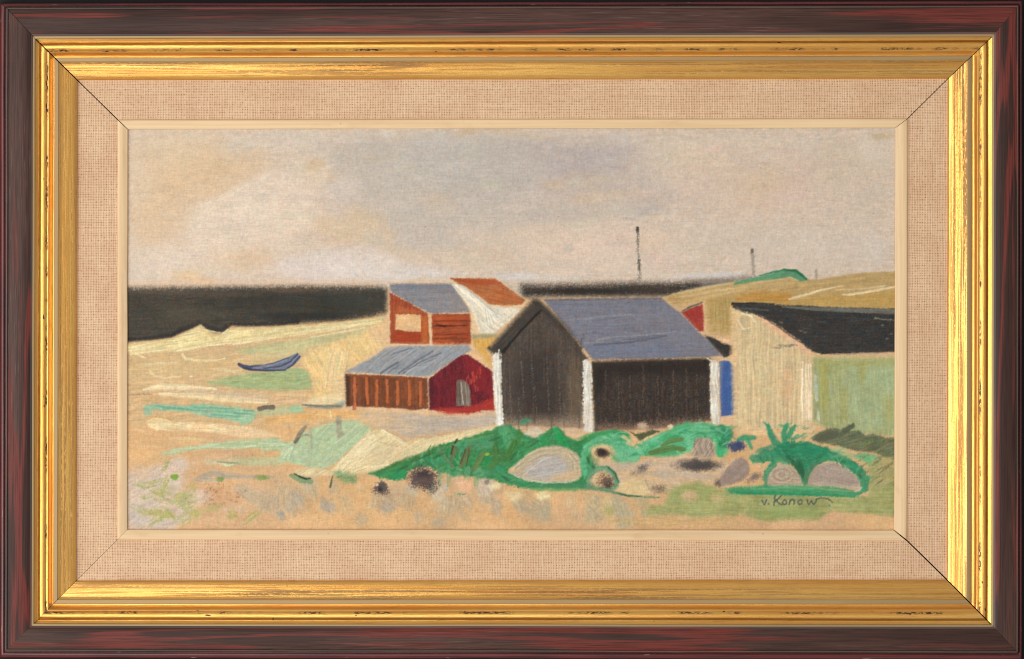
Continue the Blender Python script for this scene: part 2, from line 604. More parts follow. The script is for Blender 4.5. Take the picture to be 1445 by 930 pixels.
def St(pts, wd, col, lb=None, soft=1.0, rough=0.6, dry=0.8, st=0.10, var=0.06, h=0.25, hs=0.22, op=1.0, col2=None, sw=1.3, taper=None):
    """a brush stroke along a polyline; wd is one width or one per point."""
    SEED[0] += 1
    s = SEED[0]
    if not hasattr(wd, '__len__'):
        wd = [wd] * len(pts)
    xs = [p[0] for p in pts]
    ys = [p[1] for p in pts]
    mw = max(wd)
    w = win(min(xs), min(ys), max(xs), max(ys), mw + 5)
    x, y = xx[w], yy[w]
    x = x + (fbm(x / 6, y / 6, s, 2) - 0.5) * 2 * rough
    y = y + (fbm(x / 6, y / 6, s + 3, 2) - 0.5) * 2 * rough
    best = np.full(x.shape, 1e9, np.float32)
    al_ = np.zeros(x.shape, np.float32)
    pr = np.zeros(x.shape, np.float32)
    hw = np.zeros(x.shape, np.float32)
    acc = 0.0
    for i in range(len(pts) - 1):
        ax, ay = pts[i]
        bx, by = pts[i + 1]
        ex, ey = bx - ax, by - ay
        ln = math.hypot(ex, ey) + 1e-6
        t = np.clip(((x - ax) * ex + (y - ay) * ey) / ln ** 2, 0, 1)
        dd = np.hypot(x - ax - t * ex, y - ay - t * ey)
        sg = ((x - ax) * ey - (y - ay) * ex) / ln
        k = dd < best
        best = np.where(k, dd, best)
        al_ = np.where(k, acc + t * ln, al_)
        pr = np.where(k, np.sign(sg) * dd, pr)
        hw = np.where(k, (wd[i] + (wd[i + 1] - wd[i]) * t) * 0.5, hw)
        acc += ln
    sd = hw - best
    streak = 0.6 * vn(al_ / 24.0, pr / sw, s + 7) + 0.4 * vn(al_ / 10.0, pr / (sw * 0.55), s + 8)
    soft = soft * 1.2
    a = sstep(sd / soft * 0.5 + 0.5 + 0.6 * dry * min(1.0, 1.3 / soft) * (GRAIN[w] - 0.5))
    fr = np.clip(al_ / acc, 0, 1)
    if taper:
        a = a * np.clip(1 - (fr * taper) * (0.4 + 1.2 * (1 - GRAIN[w])) - taper * fr * 0.6 * (streak < 0.45), 0, 1)
    ridge = np.clip(1 - np.abs(sd - 0.8) / 1.1, 0, 1) * 0.6          # paint squeezed to the stroke's edge
    put(w, (a * op).astype(np.float32), col, h + h * ridge, hs, streak, st, var, col2, lb)


def B(cx, cy, rx, ry, col, op=0.6, lb=None, dry=0.5, rough=0.25, ang=0.0, st=0.03, var=0.04, h=0.06, hs=0.05, hard=0.0, col2=None):
    """a soft rubbed patch."""
    SEED[0] += 1
    s = SEED[0]
    R = max(rx, ry) * 1.5
    w = win(cx - R, cy - R, cx + R, cy + R, 4)
    x, y = xx[w], yy[w]
    u, v = rot(x - cx, y - cy, ang)
    sc_ = max(4.0, min(rx, ry) * 0.9)
    r = np.hypot(u / rx, v / ry) + rough * 2 * (fbm(x / sc_, y / sc_, s, 3) - 0.5)
    a = sstep((1.15 - r) / (1.0 - hard * 0.7) + 0.36 * dry * (GRAIN[w] - 0.5)) * op
    su, sv = rot(x, y, ang)
    streak = 0.6 * vn(su / 16, sv / 1.6, s + 7) + 0.4 * vn(su / 8, sv / 0.9, s + 8)
    put(w, a.astype(np.float32), col, h, hs, streak, st, var, col2, lb)


exec_paint = None
# ---- labels of the painted passages
l_sand = lab('painted_beach', 'ochre and cream painted beach')
l_sky = lab('painted_sky', 'hazy beige and grey painted sky')
l_sea = lab('painted_sea', 'near black band of painted sea left of the sheds')
l_sea2 = lab('painted_sea', 'thin near black band of painted sea right of the orange roof')
l_hill = lab('painted_hill', 'ochre painted hill at the right edge')
l_hgr = lab('painted_grass', 'green grassy crest painted on the hill')
l_post1 = lab('painted_post', 'tall thin dark painted post against the sky')
l_post2 = lab('painted_post', 'short grey painted post left of the green crest')
l_post3 = lab('painted_post', 'faint stub of a painted post right of the green crest')
l_orange = lab('painted_shed', 'orange red painted shed with grey roof and blank window')
l_white = lab('painted_house', 'white painted house with rust orange roof')
l_yel = lab('painted_wall', 'ochre yellow painted wall beside the black shed')
l_red = lab('painted_hut', 'low painted hut with crimson gable and grey roof')
l_door = lab('painted_door', 'grey painted door in the crimson gable')
l_black = lab('painted_shed', 'large black painted shed with blue grey roof and white corner boards')
l_tri = lab('painted_gable', 'small red painted gable behind the blue grey roof')
l_bl = lab('painted_roof', 'small black painted roof above the blue door')
l_blue = lab('painted_door', 'bright blue painted door between black and cream sheds')
l_cream = lab('painted_shed', 'cream and pale green painted shed with black roof')
l_boat = lab('painted_boat', 'blue grey painted boat lying on the beach')
l_boat2 = lab('painted_boat', 'flat grey painted boat beside the red hut')
l_bushl = lab('painted_bush', 'deep green painted bushes around the largest boulder')
l_bushm = lab('painted_bush', 'mint green painted bushes before the black shed')
l_bushr = lab('painted_bush', 'emerald painted plant over two taupe boulders')
l_scrub = lab('painted_bush', 'olive grey painted scrub at the right edge')
l_grass = lab('painted_grass', 'pale olive painted grass at the lower right')
l_r1 = lab('painted_boulder', 'largest painted boulder, pale grey and tan')
l_r2 = lab('painted_boulder', 'taupe painted boulder low at the right, in the green arc')
l_r3 = lab('painted_boulder', 'small tan painted boulder with coiled brushwork')
l_r4 = lab('painted_boulder', 'plum taupe painted boulder leaning left')
l_r5 = lab('painted_boulder', 'taupe painted boulder with wavy brushwork under the mint bush')
l_r6 = lab('painted_boulder', 'long charcoal painted boulder')
l_r7 = lab('painted_boulder', 'black painted boulder ringed with bare canvas')
l_r8 = lab('painted_boulder', 'speckled brown painted boulder inside a green ring')
l_r9 = lab('painted_boulder', 'cream painted boulder with a dark green underline')
l_r10 = lab('painted_boulder', 'larger speckled dark painted boulder left of the bushes')
l_r11 = lab('painted_boulder', 'smaller speckled dark painted boulder left of the bushes')
l_r12 = lab('painted_boulder', 'navy painted boulder')
l_sig = lab('signature', 'signature v. Konow in thin dark paint')

# ---- ground colour
IMG[:] = np.array([210, 170, 125], np.float32) / 255
_n = fbm(xx / 40, yy / 30, 2, 4)
IMG *= (1 + 0.09 * (_n - 0.5) * 2)[..., None]
IMG += ((vn(xx / 60, yy / 45, 4) - 0.5) * 0.05)[..., None] * np.array([0.2, 0.0, -0.8], np.float32)
LAB[:] = l_sand

# ---- sky
THIN = 0.02
P([(170, 170), (1275, 170), (1275, 420), (170, 420)], (208, 193, 175), l_sky, soft=3, rough=1, st=0.03, var=0.03, h=0.05, hs=0.04, col2=(203, 187, 169), dry=0.5)
for b in [(250, 245, 120, 80, (213, 191, 160), .7), (300, 360, 150, 44, (217, 199, 178), .75), (370, 290, 110, 60, (216, 199, 177), .7), (520, 235, 90, 70, (190, 181, 169), .85), (660, 240, 140, 74, (184, 176, 167), .95), (820, 235, 130, 56, (180, 170, 164), .95),
          (880, 275, 110, 34, (186, 175, 166), .7), (560, 320, 80, 50, (192, 182, 170), .6), (720, 345, 140, 44, (203, 187, 170), .5), (850, 350, 130, 40, (213, 195, 178), .8), (1080, 260, 160, 70, (206, 186, 168), .7), (1120, 350, 160, 46, (206, 192, 176), .6), (480, 372, 130, 30, (214, 203, 193), .8)]:
    B(b[0], b[1], b[2], b[3], b[4], b[5], rough=0.3, dry=0.1, h=0.0, hs=0.0)
for b in [
    (230, 215, 70, 45, (208, 190, 164), .6), (290, 250, 90, 50, (212, 184, 147), .65), (330, 225, 70, 34, (209, 182, 146), .6), (225, 300, 60, 60, (212, 187, 152), .5),
    (215, 330, 40, 30, (214, 188, 156), .5), (250, 330, 30, 24, (211, 181, 145), .45),
    (340, 205, 40, 20, (203, 193, 178), .6), (420, 195, 55, 18, (200, 190, 176), .5),
    (345, 300, 55, 34, (219, 205, 184), .75), (300, 320, 45, 45, (217, 200, 176), .6), (390, 262, 60, 26, (215, 197, 176), .65), (360, 282, 34, 20, (217, 206, 188), .6),
    (450, 240, 34, 28, (216, 200, 174), .55), (225, 372, 45, 26, (214, 200, 182), .7), (200, 390, 30, 18, (206, 196, 182), .5),
    (345, 365, 55, 26, (212, 183, 148), .6), (300, 350, 40, 20, (218, 200, 174), .5), (480, 325, 55, 26, (208, 184, 150), .55), (420, 320, 50, 30, (210, 190, 164), .5),
    (520, 310, 46, 24, (207, 184, 152), .6), (445, 232, 20, 12, (199, 170, 134), .55), (468, 252, 14, 8, (202, 176, 142), .5),
    (500, 220, 70, 28, (186, 177, 164), .75), (530, 260, 60, 34, (190, 181, 168), .6), (478, 268, 26, 24, (205, 196, 184), .6), (530, 205, 46, 16, (184, 176, 165), .6),
    (480, 378, 85, 22, (214, 204, 196), .85), (430, 383, 40, 14, (214, 203, 195), .6), (530, 385, 60, 15, (214, 206, 198), .7), (540, 372, 40, 14, (214, 203, 190), .6),
    (640, 230, 90, 48, (187, 181, 170), .75), (610, 200, 60, 20, (186, 182, 174), .6), (700, 255, 80, 50, (186, 178, 168), .7), (600, 330, 60, 28, (190, 180, 168), .7),
    (690, 310, 90, 34, (188, 180, 169), .6), (570, 300, 36, 26, (189, 184, 175), .5), (640, 345, 50, 14, (188, 178, 166), .5),
    (657, 187, 24, 7, (198, 170, 130), .7), (720, 188, 80, 6, (200, 180, 148), .6), (560, 190, 24, 10, (204, 184, 158), .5), (548, 188, 14, 8, (212, 204, 194), .6),
    (617, 284, 34, 20, (203, 178, 146), .5), (545, 330, 16, 30, (208, 184, 152), .5), (575, 358, 50, 14, (203, 184, 158), .55), (690, 362, 70, 18, (206, 187, 164), .6),
    (770, 215, 95, 22, (180, 170, 162), .75), (705, 220, 22, 20, (190, 176, 168), .6), (850, 220, 50, 15, (176, 169, 168), .55), (868, 226, 18, 8, (172, 166, 168), .35), (790, 235, 30, 12, (180, 172, 172), .5),
    (820, 255, 60, 18, (196, 178, 156), .5), (785, 262, 20, 10, (200, 178, 150), .5), (850, 278, 60, 16, (204, 184, 160), .6),
    (800, 300, 80, 16, (182, 173, 164), .5), (900, 298, 60, 12, (184, 175, 167), .45), (760, 300, 60, 30, (184, 176, 166), .5),
    (800, 345, 110, 26, (213, 194, 174), .75), (760, 330, 50, 16, (210, 192, 172), .6), (870, 340, 50, 34, (212, 192, 176), .6), (690, 338, 44, 18, (204, 188, 168), .4), (802, 351, 9, 9, (184, 178, 170), .5),
    (880, 372, 70, 20, (210, 196, 178), .6), (600, 384, 60, 11, (206, 201, 196), .75), (570, 390, 30, 9, (208, 203, 198), .5), (730, 390, 50, 8, (204, 200, 196), .8), (790, 394, 50, 6, (204, 198, 190), .7),
    (885, 195, 34, 14, (204, 196, 184), .6), (940, 215, 46, 30, (202, 190, 172), .6), (985, 225, 50, 24, (208, 190, 164), .6), (1005, 212, 30, 9, (212, 188, 172), .5),
    (1000, 260, 70, 30, (207, 187, 170), .65), (1080, 255, 60, 26, (202, 182, 154), .6), (1060, 285, 44, 20, (207, 184, 160), .6), (1130, 250, 34, 34, (204, 184, 168), .5), (1110, 280, 34, 12, (208, 186, 170), .5),
    (1030, 305, 50, 16, (208, 188, 170), .5), (1190, 230, 60, 40, (198, 184, 162), .5), (1090, 205, 70, 20, (202, 190, 172), .5),
    (920, 340, 34, 26, (214, 190, 166), .6), (930, 370, 34, 18, (212, 190, 174), .6), (915, 295, 24, 9, (182, 176, 168), .6),
    (1100, 340, 110, 30, (203, 191, 174), .6), (1180, 350, 80, 30, (204, 192, 176), .6), (1020, 340, 60, 26, (204, 190, 172), .5),
    (1230, 210, 34, 28, (204, 192, 174), .6), (1225, 285, 40, 40, (196, 184, 166), .5), (1235, 350, 26, 30, (204, 196, 184), .6), (1245, 192, 22, 8, (192, 172, 134), .6),
    (1010, 388, 60, 5, (202, 202, 202), .8), (960, 391, 40, 5, (204, 200, 194), .6), (1150, 370, 60, 16, (206, 192, 174), .5),
]:
    B(b[0], b[1], b[2], b[3], b[4], b[5], rough=0.36, dry=0.15, ang=float(rng.uniform(-12, 12)))
P([(275, 300), (330, 270), (400, 245), (446, 262), (440, 318), (385, 345), (300, 352), (240, 386), (198, 396), (212, 362), (252, 326)], (219, 203, 184), None, soft=13, rough=5, rs=24, op=.6, dry=.3, hs=.03, h=.03)
P([(228, 252), (340, 214), (392, 224), (342, 260), (284, 290), (252, 318), (200, 342), (190, 300)], (209, 183, 151), None, soft=15, rough=5, rs=24, op=.45, dry=.3, hs=.03, h=.03)
P([(560, 196), (680, 190), (760, 200), (740, 270), (640, 330), (560, 320), (520, 260)], (184, 178, 169), None, soft=22, rough=8, rs=40, op=.45, dry=.2, hs=.03, h=.03)
St([(282, 292), (300, 284), (326, 274), (350, 262), (378, 248)], [4, 7, 9, 9, 6], (222, 208, 188), op=.7, soft=5, h=0.08, hs=0.05)
St([(274, 318), (290, 300), (306, 288)], [8, 12, 8], (220, 206, 184), op=.5, soft=6, h=0.06, hs=0.05)
for i in range(80):      # small horizontal drags of the brush
    x, y = rng.uniform(185, 1255), rng.uniform(190, 385)
    ln = rng.uniform(15, 60)
    c = np.array((200, 186, 166)) + rng.normal(0, 9, 3) + rng.normal(0, 8)
    St([(x, y), (x + ln * .5, y + rng.uniform(-3, 3)), (x + ln, y + rng.uniform(-4, 4))], [3, rng.uniform(5, 11), 4], c, op=.22, soft=4, h=0.05, hs=0.05, dry=1.0)
B(263, 389, 30, 13, (222, 188, 144), .6, rough=.4)
B(288, 397, 26, 8, (222, 190, 150), .6)
P([(176, 398), (540, 398), (540, 409), (176, 409)], (214, 182, 146), None, soft=6, dry=1.4, op=.6)
P([(700, 398), (1010, 396), (1010, 402), (700, 404)], (196, 178, 156), None, soft=5, dry=1.4, op=.6)

IMG[:230] *= np.array([1.010, 0.994, 0.985], np.float32)
THIN = 0.10
# ---- sea
sea_b = [(176, 483), (200, 481), (222, 479), (242, 476), (256, 469), (268, 464), (283, 457), (292, 464), (302, 469), (312, 470), (320, 464), (326, 460), (350, 461), (385, 460), (420, 457), (460, 454), (500, 450), (530, 446), (550, 441)]
P(sea_b + [(550, 405), (470, 404), (400, 404), (300, 405), (230, 406), (176, 406)], (68, 63, 55), l_sea, soft=4.5, rough=.8, dry=1.3, st=.10, var=.14, col2=(56, 53, 47), h=.05, hs=.05)
St([(p[0], p[1] - 3) for p in sea_b[:15]], [5, 5, 5, 6, 8, 8, 6, 6, 6, 5, 5, 4, 4, 5, 6], (42, 42, 42), op=.85, soft=2.5, h=.1, hs=.08)
B(260, 445, 60, 20, (84, 76, 60), .5)
B(360, 425, 70, 18, (52, 50, 44), .6)
B(470, 430, 80, 22, (50, 50, 44), .7)
B(430, 447, 90, 8, (40, 41, 40), .7)
B(300, 415, 90, 6, (92, 76, 62), .5, dry=1.2)
B(220, 412, 50, 5, (104, 86, 70), .5, dry=1.2)
B(410, 410, 60, 4, (110, 84, 62), .5, dry=1.4)
B(500, 428, 40, 12, (62, 66, 58), .4)
P([(735, 402), (770, 402), (830, 401), (900, 399), (960, 399), (1000, 396), (1050, 392), (1062, 392), (1040, 397), (1003, 405), (968, 412), (944, 419), (934, 421), (735, 420)], (58, 50, 44), l_sea2, soft=6, rough=.8, dry=1.4, st=.12, var=.12, col2=(46, 42, 38), h=.05, hs=.05)
B(830, 411, 90, 5, (40, 37, 34), .7)
B(1010, 397, 40, 4, (104, 92, 82), .6)
P([(690, 396), (716, 402), (742, 420), (736, 424), (712, 404)], (150, 134, 116), None, soft=4, op=.5, dry=1.2)

P([(985, 392), (1064, 386), (1070, 394), (1030, 401), (990, 404)], (196, 182, 166), None, soft=8, op=.45, dry=.8)
# ---- posts
St([(899.4, 322), (899.8, 350), (901.6, 372), (903, 400)], [3.4, 3.0, 3.6, 4.4], (136, 128, 115), l_post1, dry=2.6, h=.06, op=.75)
St([(899.4, 323), (900, 344)], 2.2, (100, 97, 88), dry=2.0, op=.5)
St([(899.6, 322), (899.6, 325)], 4, (50, 50, 48), op=.8)
St([(901, 366), (902.2, 380)], 3.4, (84, 80, 70), dry=1.4, op=.7)
St([(1061.4, 352), (1062.6, 372), (1064, 388)], [4.6, 4.8, 4], (150, 140, 126), l_post2, dry=1.6, h=.05, op=.75)
St([(1061.4, 353), (1061.6, 355)], 4.4, (90, 84, 76), op=.7)
St([(1151.5, 382), (1152, 392)], 3.8, (158, 146, 130), l_post3, dry=1.4, op=.85)

# ---- hill
hill = [(930, 421), (945, 416), (968, 410), (1000, 404), (1040, 396), (1075, 391), (1110, 390), (1145, 395), (1170, 392), (1195, 387), (1216, 385), (1240, 383.5), (1270, 383), (1270, 446), (1100, 446), (1046, 440), (1040, 480), (1000, 478), (985, 462), (960, 442)]
P(hill, (190, 158, 104), l_hill, soft=1.2, rough=.8, dry=.4, ang=-8, st=.05, var=.08, col2=(180, 150, 100), h=.18, hs=.2)
P([(1140, 400), (1180, 392), (1270, 386), (1270, 398), (1200, 402), (1140, 408)], (174, 148, 100), None, soft=5, ang=-8, op=.7)
P([(1034, 420), (1060, 413), (1076, 411), (1112, 414), (1124, 420), (1110, 427), (1040, 426)], (188, 142, 74), None, soft=3, ang=-3, op=.95, col2=(178, 132, 64))
P([(1120, 424), (1160, 416), (1200, 414), (1270, 410), (1270, 434), (1160, 433), (1100, 430)], (188, 152, 86), None, soft=4, ang=-4, op=.85, col2=(176, 144, 84))
P([(990, 426), (1034, 416), (1040, 440), (1034, 470), (1018, 470), (1004, 454), (996, 440)], (186, 154, 96), None, soft=4, ang=88, op=.9, col2=(168, 142, 88))
for a, b_, c in [((950, 415), (1040, 399), (214, 190, 142)), ((960, 419), (1060, 404), (208, 182, 132)), ((975, 424), (1050, 409), (206, 178, 126)), ((1060, 400), (1112, 393), (206, 180, 132)), ((1050, 405), (1120, 399), (196, 168, 120)), ((1130, 404), (1220, 392), (198, 168, 116))]:
    St([a, ((a[0] + b_[0]) / 2, (a[1] + b_[1]) / 2 - 1), b_], [2, 4, 2], c, op=.7, soft=1.6)
St([(1114, 422), (1136, 416), (1160, 409), (1190, 403)], [3, 3.4, 3, 1.5], (220, 200, 158), h=.4, dry=1.0)
St([(1190, 416), (1214, 414), (1240, 409), (1268, 404)], [3, 3.4, 3.4, 3], (220, 198, 156), h=.4, dry=1.0)
St([(1180, 409), (1215, 408), (1250, 403)], [1.5, 3, 2], (204, 180, 136), h=.3)
P([(1036, 398), (1060, 392.5), (1090, 385), (1108, 380.5), (1122, 381), (1132, 388), (1141, 395), (1128, 398), (1118, 393), (1112, 391), (1096, 394), (1072, 396), (1052, 400), (1036, 402)], (94, 150, 112), l_hgr, soft=1.2, rough=.7, ang=-14, st=.07, var=.08, col2=(78, 136, 98), h=.2)
St([(1106, 381), (1122, 382), (1131, 388), (1138, 394)], [3, 4.5, 4.5, 2], (48, 108, 74), dry=.6)
St([(1072, 389), (1095, 383), (1108, 381)], [1.5, 2.5, 2], (64, 128, 88), dry=.8)
St([(1114, 391), (1126, 396)], 2, (196, 176, 130))
B(1118, 384, 60, 3, (202, 190, 170), .0)

# ---- beach, upper
P([(176, 484), (222, 480), (242, 477), (258, 470), (270, 465), (284, 459), (292, 466), (302, 471), (314, 472), (326, 462), (385, 461), (440, 458), (500, 452), (550, 444), (550, 600), (176, 600)], (208, 174, 128), l_sand, soft=1.6, rough=.8, dry=.5, ang=-5, st=.05, var=.05, col2=(202, 170, 127), h=.12, hs=.14)
P([(176, 487), (222, 481), (244, 478), (258, 471), (270, 466), (283, 459.5), (291, 466), (302, 472), (314, 473), (324, 464), (385, 462), (440, 459), (500, 453), (540, 447), (540, 456), (500, 462), (440, 471), (380, 477), (330, 484), (290, 488), (250, 496), (176, 500)], (226, 210, 156), l_sand, soft=2, rough=1.0, ang=-7, st=.06, var=.05, col2=(216, 196, 142), h=.4, hs=.4)
St([(284, 462), (292, 470), (302, 480)], [5, 6, 3], (214, 192, 138), h=.5, hs=.3)
St([(322, 466), (312, 474), (304, 482)], [4, 5, 2], (220, 200, 150), h=.5, hs=.3)
for a, b_ in [((300, 487), (380, 478)), ((330, 486), (400, 474)), ((250, 495), (320, 484)), ((185, 500), (260, 488)), ((420, 470), (520, 456)), ((440, 476), (530, 460))]:
    St([a, b_], [2.5, 2], (230, 214, 168), h=.5, hs=.3, dry=1.2)
P([(250, 500), (300, 492), (360, 488), (372, 494), (320, 500), (256, 508)], (196, 168, 128), None, soft=5, op=.6, ang=-5)
P([(330, 494), (380, 484), (440, 476), (500, 468), (530, 462), (524, 472), (470, 484), (420, 494), (350, 502)], (184, 184, 136), None, soft=4, rough=1.5, op=.85, ang=-8, col2=(192, 188, 138), h=.15)
P([(360, 494), (410, 488), (440, 484), (430, 500), (390, 508), (352, 512)], (196, 188, 140), None, soft=6, op=.6, ang=-8)
P([(176, 502), (260, 500), (350, 506), (350, 524), (290, 530), (176, 534)], (206, 178, 130), None, soft=6, op=.7, ang=-2)
St([(258, 500), (262, 506), (276, 508), (294, 509), (318, 506)], [4, 3.4, 3, 3, 2], (228, 208, 158), h=.5)
St([(213, 525), (219, 530), (232, 533), (256, 531)], [3.5, 3.2, 3, 2], (230, 206, 158), h=.5)
St([(184, 497), (196, 493), (215, 492)], [2.5, 3, 2], (228, 204, 154), h=.5)
St([(192, 498), (200, 503), (206, 505)], [2.5, 3, 2], (224, 198, 150), h=.4)
B(270, 531, 2, 1.7, (234, 220, 188), .9, hard=.8, h=.5)
# sand to the right of the boat
P([(424, 508), (440, 494), (476, 482), (506, 470), (550, 456), (550, 488), (536, 498), (510, 512), (488, 526), (488, 566), (440, 566), (444, 548), (436, 526)], (224, 196, 138), l_sand, soft=5, rough=2, ang=60, st=.06, var=.05, col2=(226, 190, 132), h=.3, hs=.3)
for i in range(22):
    x = 452 + i * 1.6 + rng.uniform(-2, 2)
    St([(x + 8, 496 + rng.uniform(-6, 6)), (x + 3, 520), (x, 548 + rng.uniform(-8, 8))], [2, 2.6, 1.6], (228 + rng.uniform(-10, 6), 202 + rng.uniform(-10, 6), 148 + rng.uniform(-8, 8)), op=.7, h=.4, hs=.3)
P([(526, 462), (550, 452), (550, 490), (530, 484), (520, 476)], (226, 188, 144), None, soft=5, op=.8, dry=1.2)
P([(470, 530), (488, 528), (488, 566), (474, 566), (466, 550)], (224, 194, 148), None, soft=5, op=.8, dry=1.2)

for i in range(46):
    x = rng.uniform(182, 530)
    y = np.interp(x, [182, 240, 283, 310, 400, 530], [490, 480, 465, 475, 467, 451]) + rng.uniform(-2, 9)
    ln = rng.uniform(10, 34)
    sl = np.interp(x, [182, 240, 283, 310, 530], [-.12, -.3, .2, -.12, -.12])
    St([(x, y), (x + ln * .5, y + sl * ln * .5), (x + ln, y + sl * ln)], [1, rng.uniform(1.2, 2.4), 1], (236, 222, 178) if i % 2 else (200, 184, 134), op=.55, h=.5, hs=.3, dry=1.0)
# ---- green under the boat
P([(290, 540), (306, 536), (336, 530), (352, 526), (388, 524), (420, 518), (432, 523), (440, 537), (438, 549), (410, 551), (370, 550), (330, 547), (308, 543)], (164, 176, 124), l_sand, soft=2, rough=1.4, ang=-3, st=.07, var=.06, col2=(154, 170, 122), h=.2, hs=.22)
St([(296, 542), (320, 536), (352, 530)], [3, 6, 5], (172, 178, 126), dry=1.2, op=.8)
# ---- boat
P([(337, 513.5), (350, 516), (370, 515), (388, 511), (405, 504.5), (420, 498), (425, 503), (419, 511), (411, 518), (400, 522.5), (372, 523), (352, 521)], (112, 120, 138), l_boat, soft=1.0, rough=.5, dry=.3, ang=-20, st=.08, var=.06, h=.15)
St([(337, 514), (345, 518.5), (356, 522), (380, 523), (402, 522.5)], [3.6, 5, 3, 2, 2], (56, 62, 84), dry=.4)
St([(338, 515), (352, 517.5), (372, 516.5), (390, 511.5), (408, 505)], [3.4, 3, 2.2, 1.8, 1.4], (68, 74, 96), dry=.4)
St([(372, 520), (396, 517), (410, 510), (420, 500)], [1.2, 1.8, 2.0, 1.8], (62, 68, 92), dry=.3)
St([(402, 522), (414, 514), (423, 503)], [1.8, 2.4, 2.2], (66, 72, 92), dry=.4)
St([(358, 519), (385, 515), (404, 508)], [2, 3, 2], (140, 146, 158), op=.7, dry=.5)
# ---- beach strokes
St([(203, 550), (214, 547), (228, 545), (262, 546), (306, 549)], [3, 7, 9, 8, 4], (230, 210, 166), h=.5, dry=.8)
St([(206, 552), (250, 551), (300, 553), (350, 558)], [1.5, 2.4, 3, 2], (196, 172, 142), op=.8, dry=1)
St([(226, 556), (270, 558), (320, 562), (376, 566)], [4, 8, 10, 7], (228, 206, 164), h=.35, dry=1.0)
P([(262, 548), (330, 552), (378, 556), (378, 566), (320, 560), (262, 556)], (206, 180, 146), None, soft=3, op=.7)
St([(183, 557), (215, 556)], [1.6, 1.6], (160, 132, 104), dry=1.4, op=.8)
P([(202, 573), (214, 570), (240, 571), (264, 573), (272, 570), (300, 570), (326, 574), (350, 577), (361, 579), (361, 590), (352, 597), (340, 597), (320, 592), (300, 590), (282, 586), (266, 582), (236, 580), (218, 579), (212, 586), (203, 586)], (158, 188, 154), l_sand, soft=1.6, rough=1.2, ang=3, st=.10, var=.08, col2=(134, 178, 146), h=.3, hs=.35)
for a, b_ in [((220, 573), (266, 577)), ((230, 576), (290, 580)), ((330, 583), (356, 584)), ((300, 585), (340, 588)), ((345, 580), (358, 580)), ((270, 575), (330, 577))]:
    St([a, b_], [2.2, 1.6], (92, 158, 130), dry=1.0, op=.7)
St([(352, 596), (340, 600)], [2, 1.5], (120, 180, 150))
St([(366, 577), (376, 575), (385, 575)], [7, 6, 7], (112, 102, 86), dry=.7)
P([(360, 578), (396, 574), (420, 572), (428, 576), (424, 584), (380, 587), (362, 586)], (176, 184, 142), None, soft=3, op=.8, dry=1.0)
P([(409, 574), (424, 572), (428, 580), (420, 585), (408, 581)], (144, 184, 146), None, soft=2, op=.8, dry=1.0)
St([(366, 577), (376, 575), (385, 575)], [6, 6, 6], (116, 104, 88), dry=.7)
P([(372, 590), (420, 583), (470, 577), (505, 576), (520, 580), (506, 590), (460, 590), (420, 596), (372, 597)], (220, 168, 104), l_sand, soft=4, rough=1.5, ang=-6, op=.9, col2=(224, 176, 116))
P([(207, 598), (214, 592), (224, 590), (238, 594), (300, 597), (330, 600), (376, 606), (378, 618), (344, 616), (300, 610), (258, 608), (222, 607), (210, 602)], (231, 209, 162), l_sand, soft=1.6, rough=1.2, ang=4, st=.06, var=.05, col2=(222, 190, 144), h=.45, hs=.35)
P([(320, 602), (378, 606), (384, 620), (350, 617), (320, 612)], (222, 186, 146), None, soft=4, op=.7, dry=1.3)
St([(208, 596), (216, 591), (228, 591), (240, 594)], [2.4, 3, 3, 2], (230, 198, 136), h=.6)
P([(226, 640), (244, 633), (280, 628), (320, 622), (372, 619), (388, 617), (402, 624), (424, 626), (420, 636), (396, 637), (360, 633), (330, 633), (290, 633), (256, 638), (232, 644)], (170, 186, 142), l_sand, soft=2, rough=1.2, ang=-6, st=.06, var=.05, col2=(180, 194, 154), h=.3, hs=.25)
St([(246, 635), (290, 630), (330, 632), (360, 629)], [2, 3, 2, 3], (194, 204, 166), h=.4, dry=1.0)
St([(366, 625), (404, 627)], [3, 2], (196, 204, 168), h=.5)
St([(370, 630), (372, 640)], 2.5, (186, 200, 158), h=.4)
# pale green shore
P([(394, 652), (396, 640), (402, 630), (412, 622), (424, 613), (440, 604), (462, 598), (486, 593), (508, 594), (526, 604), (512, 618), (498, 630), (482, 646), (472, 656), (460, 661), (436, 661), (408, 652)], (178, 192, 154), l_sand, soft=2, rough=1.4, ang=-40, st=.05, var=.05, col2=(170, 188, 148), h=.25, hs=.22)
St([(398, 650), (402, 640), (412, 632), (408, 648)], [4, 6, 5, 3], (194, 206, 168), h=.55, hs=.3)
St([(394, 646), (404, 650), (424, 652)], [3, 3, 2], (160, 190, 144), h=.4)
P([(288, 650), (316, 648), (360, 646), (398, 644), (400, 656), (370, 658), (330, 656), (300, 654)], (180, 190, 148), None, soft=3, rough=1.5, op=.75, dry=1.0)
St([(292, 650), (306, 652), (322, 656), (338, 653)], [3, 3, 5, 2], (192, 202, 160), h=.4)
St([(306, 652), (322, 653), (338, 654)], [1, 1.2, 1], (96, 96, 70), dry=1.0, op=.7)
P([(424, 572), (440, 562), (470, 558), (488, 558), (488, 568), (460, 572)], (232, 212, 166), None, soft=3, h=.3, op=.95)
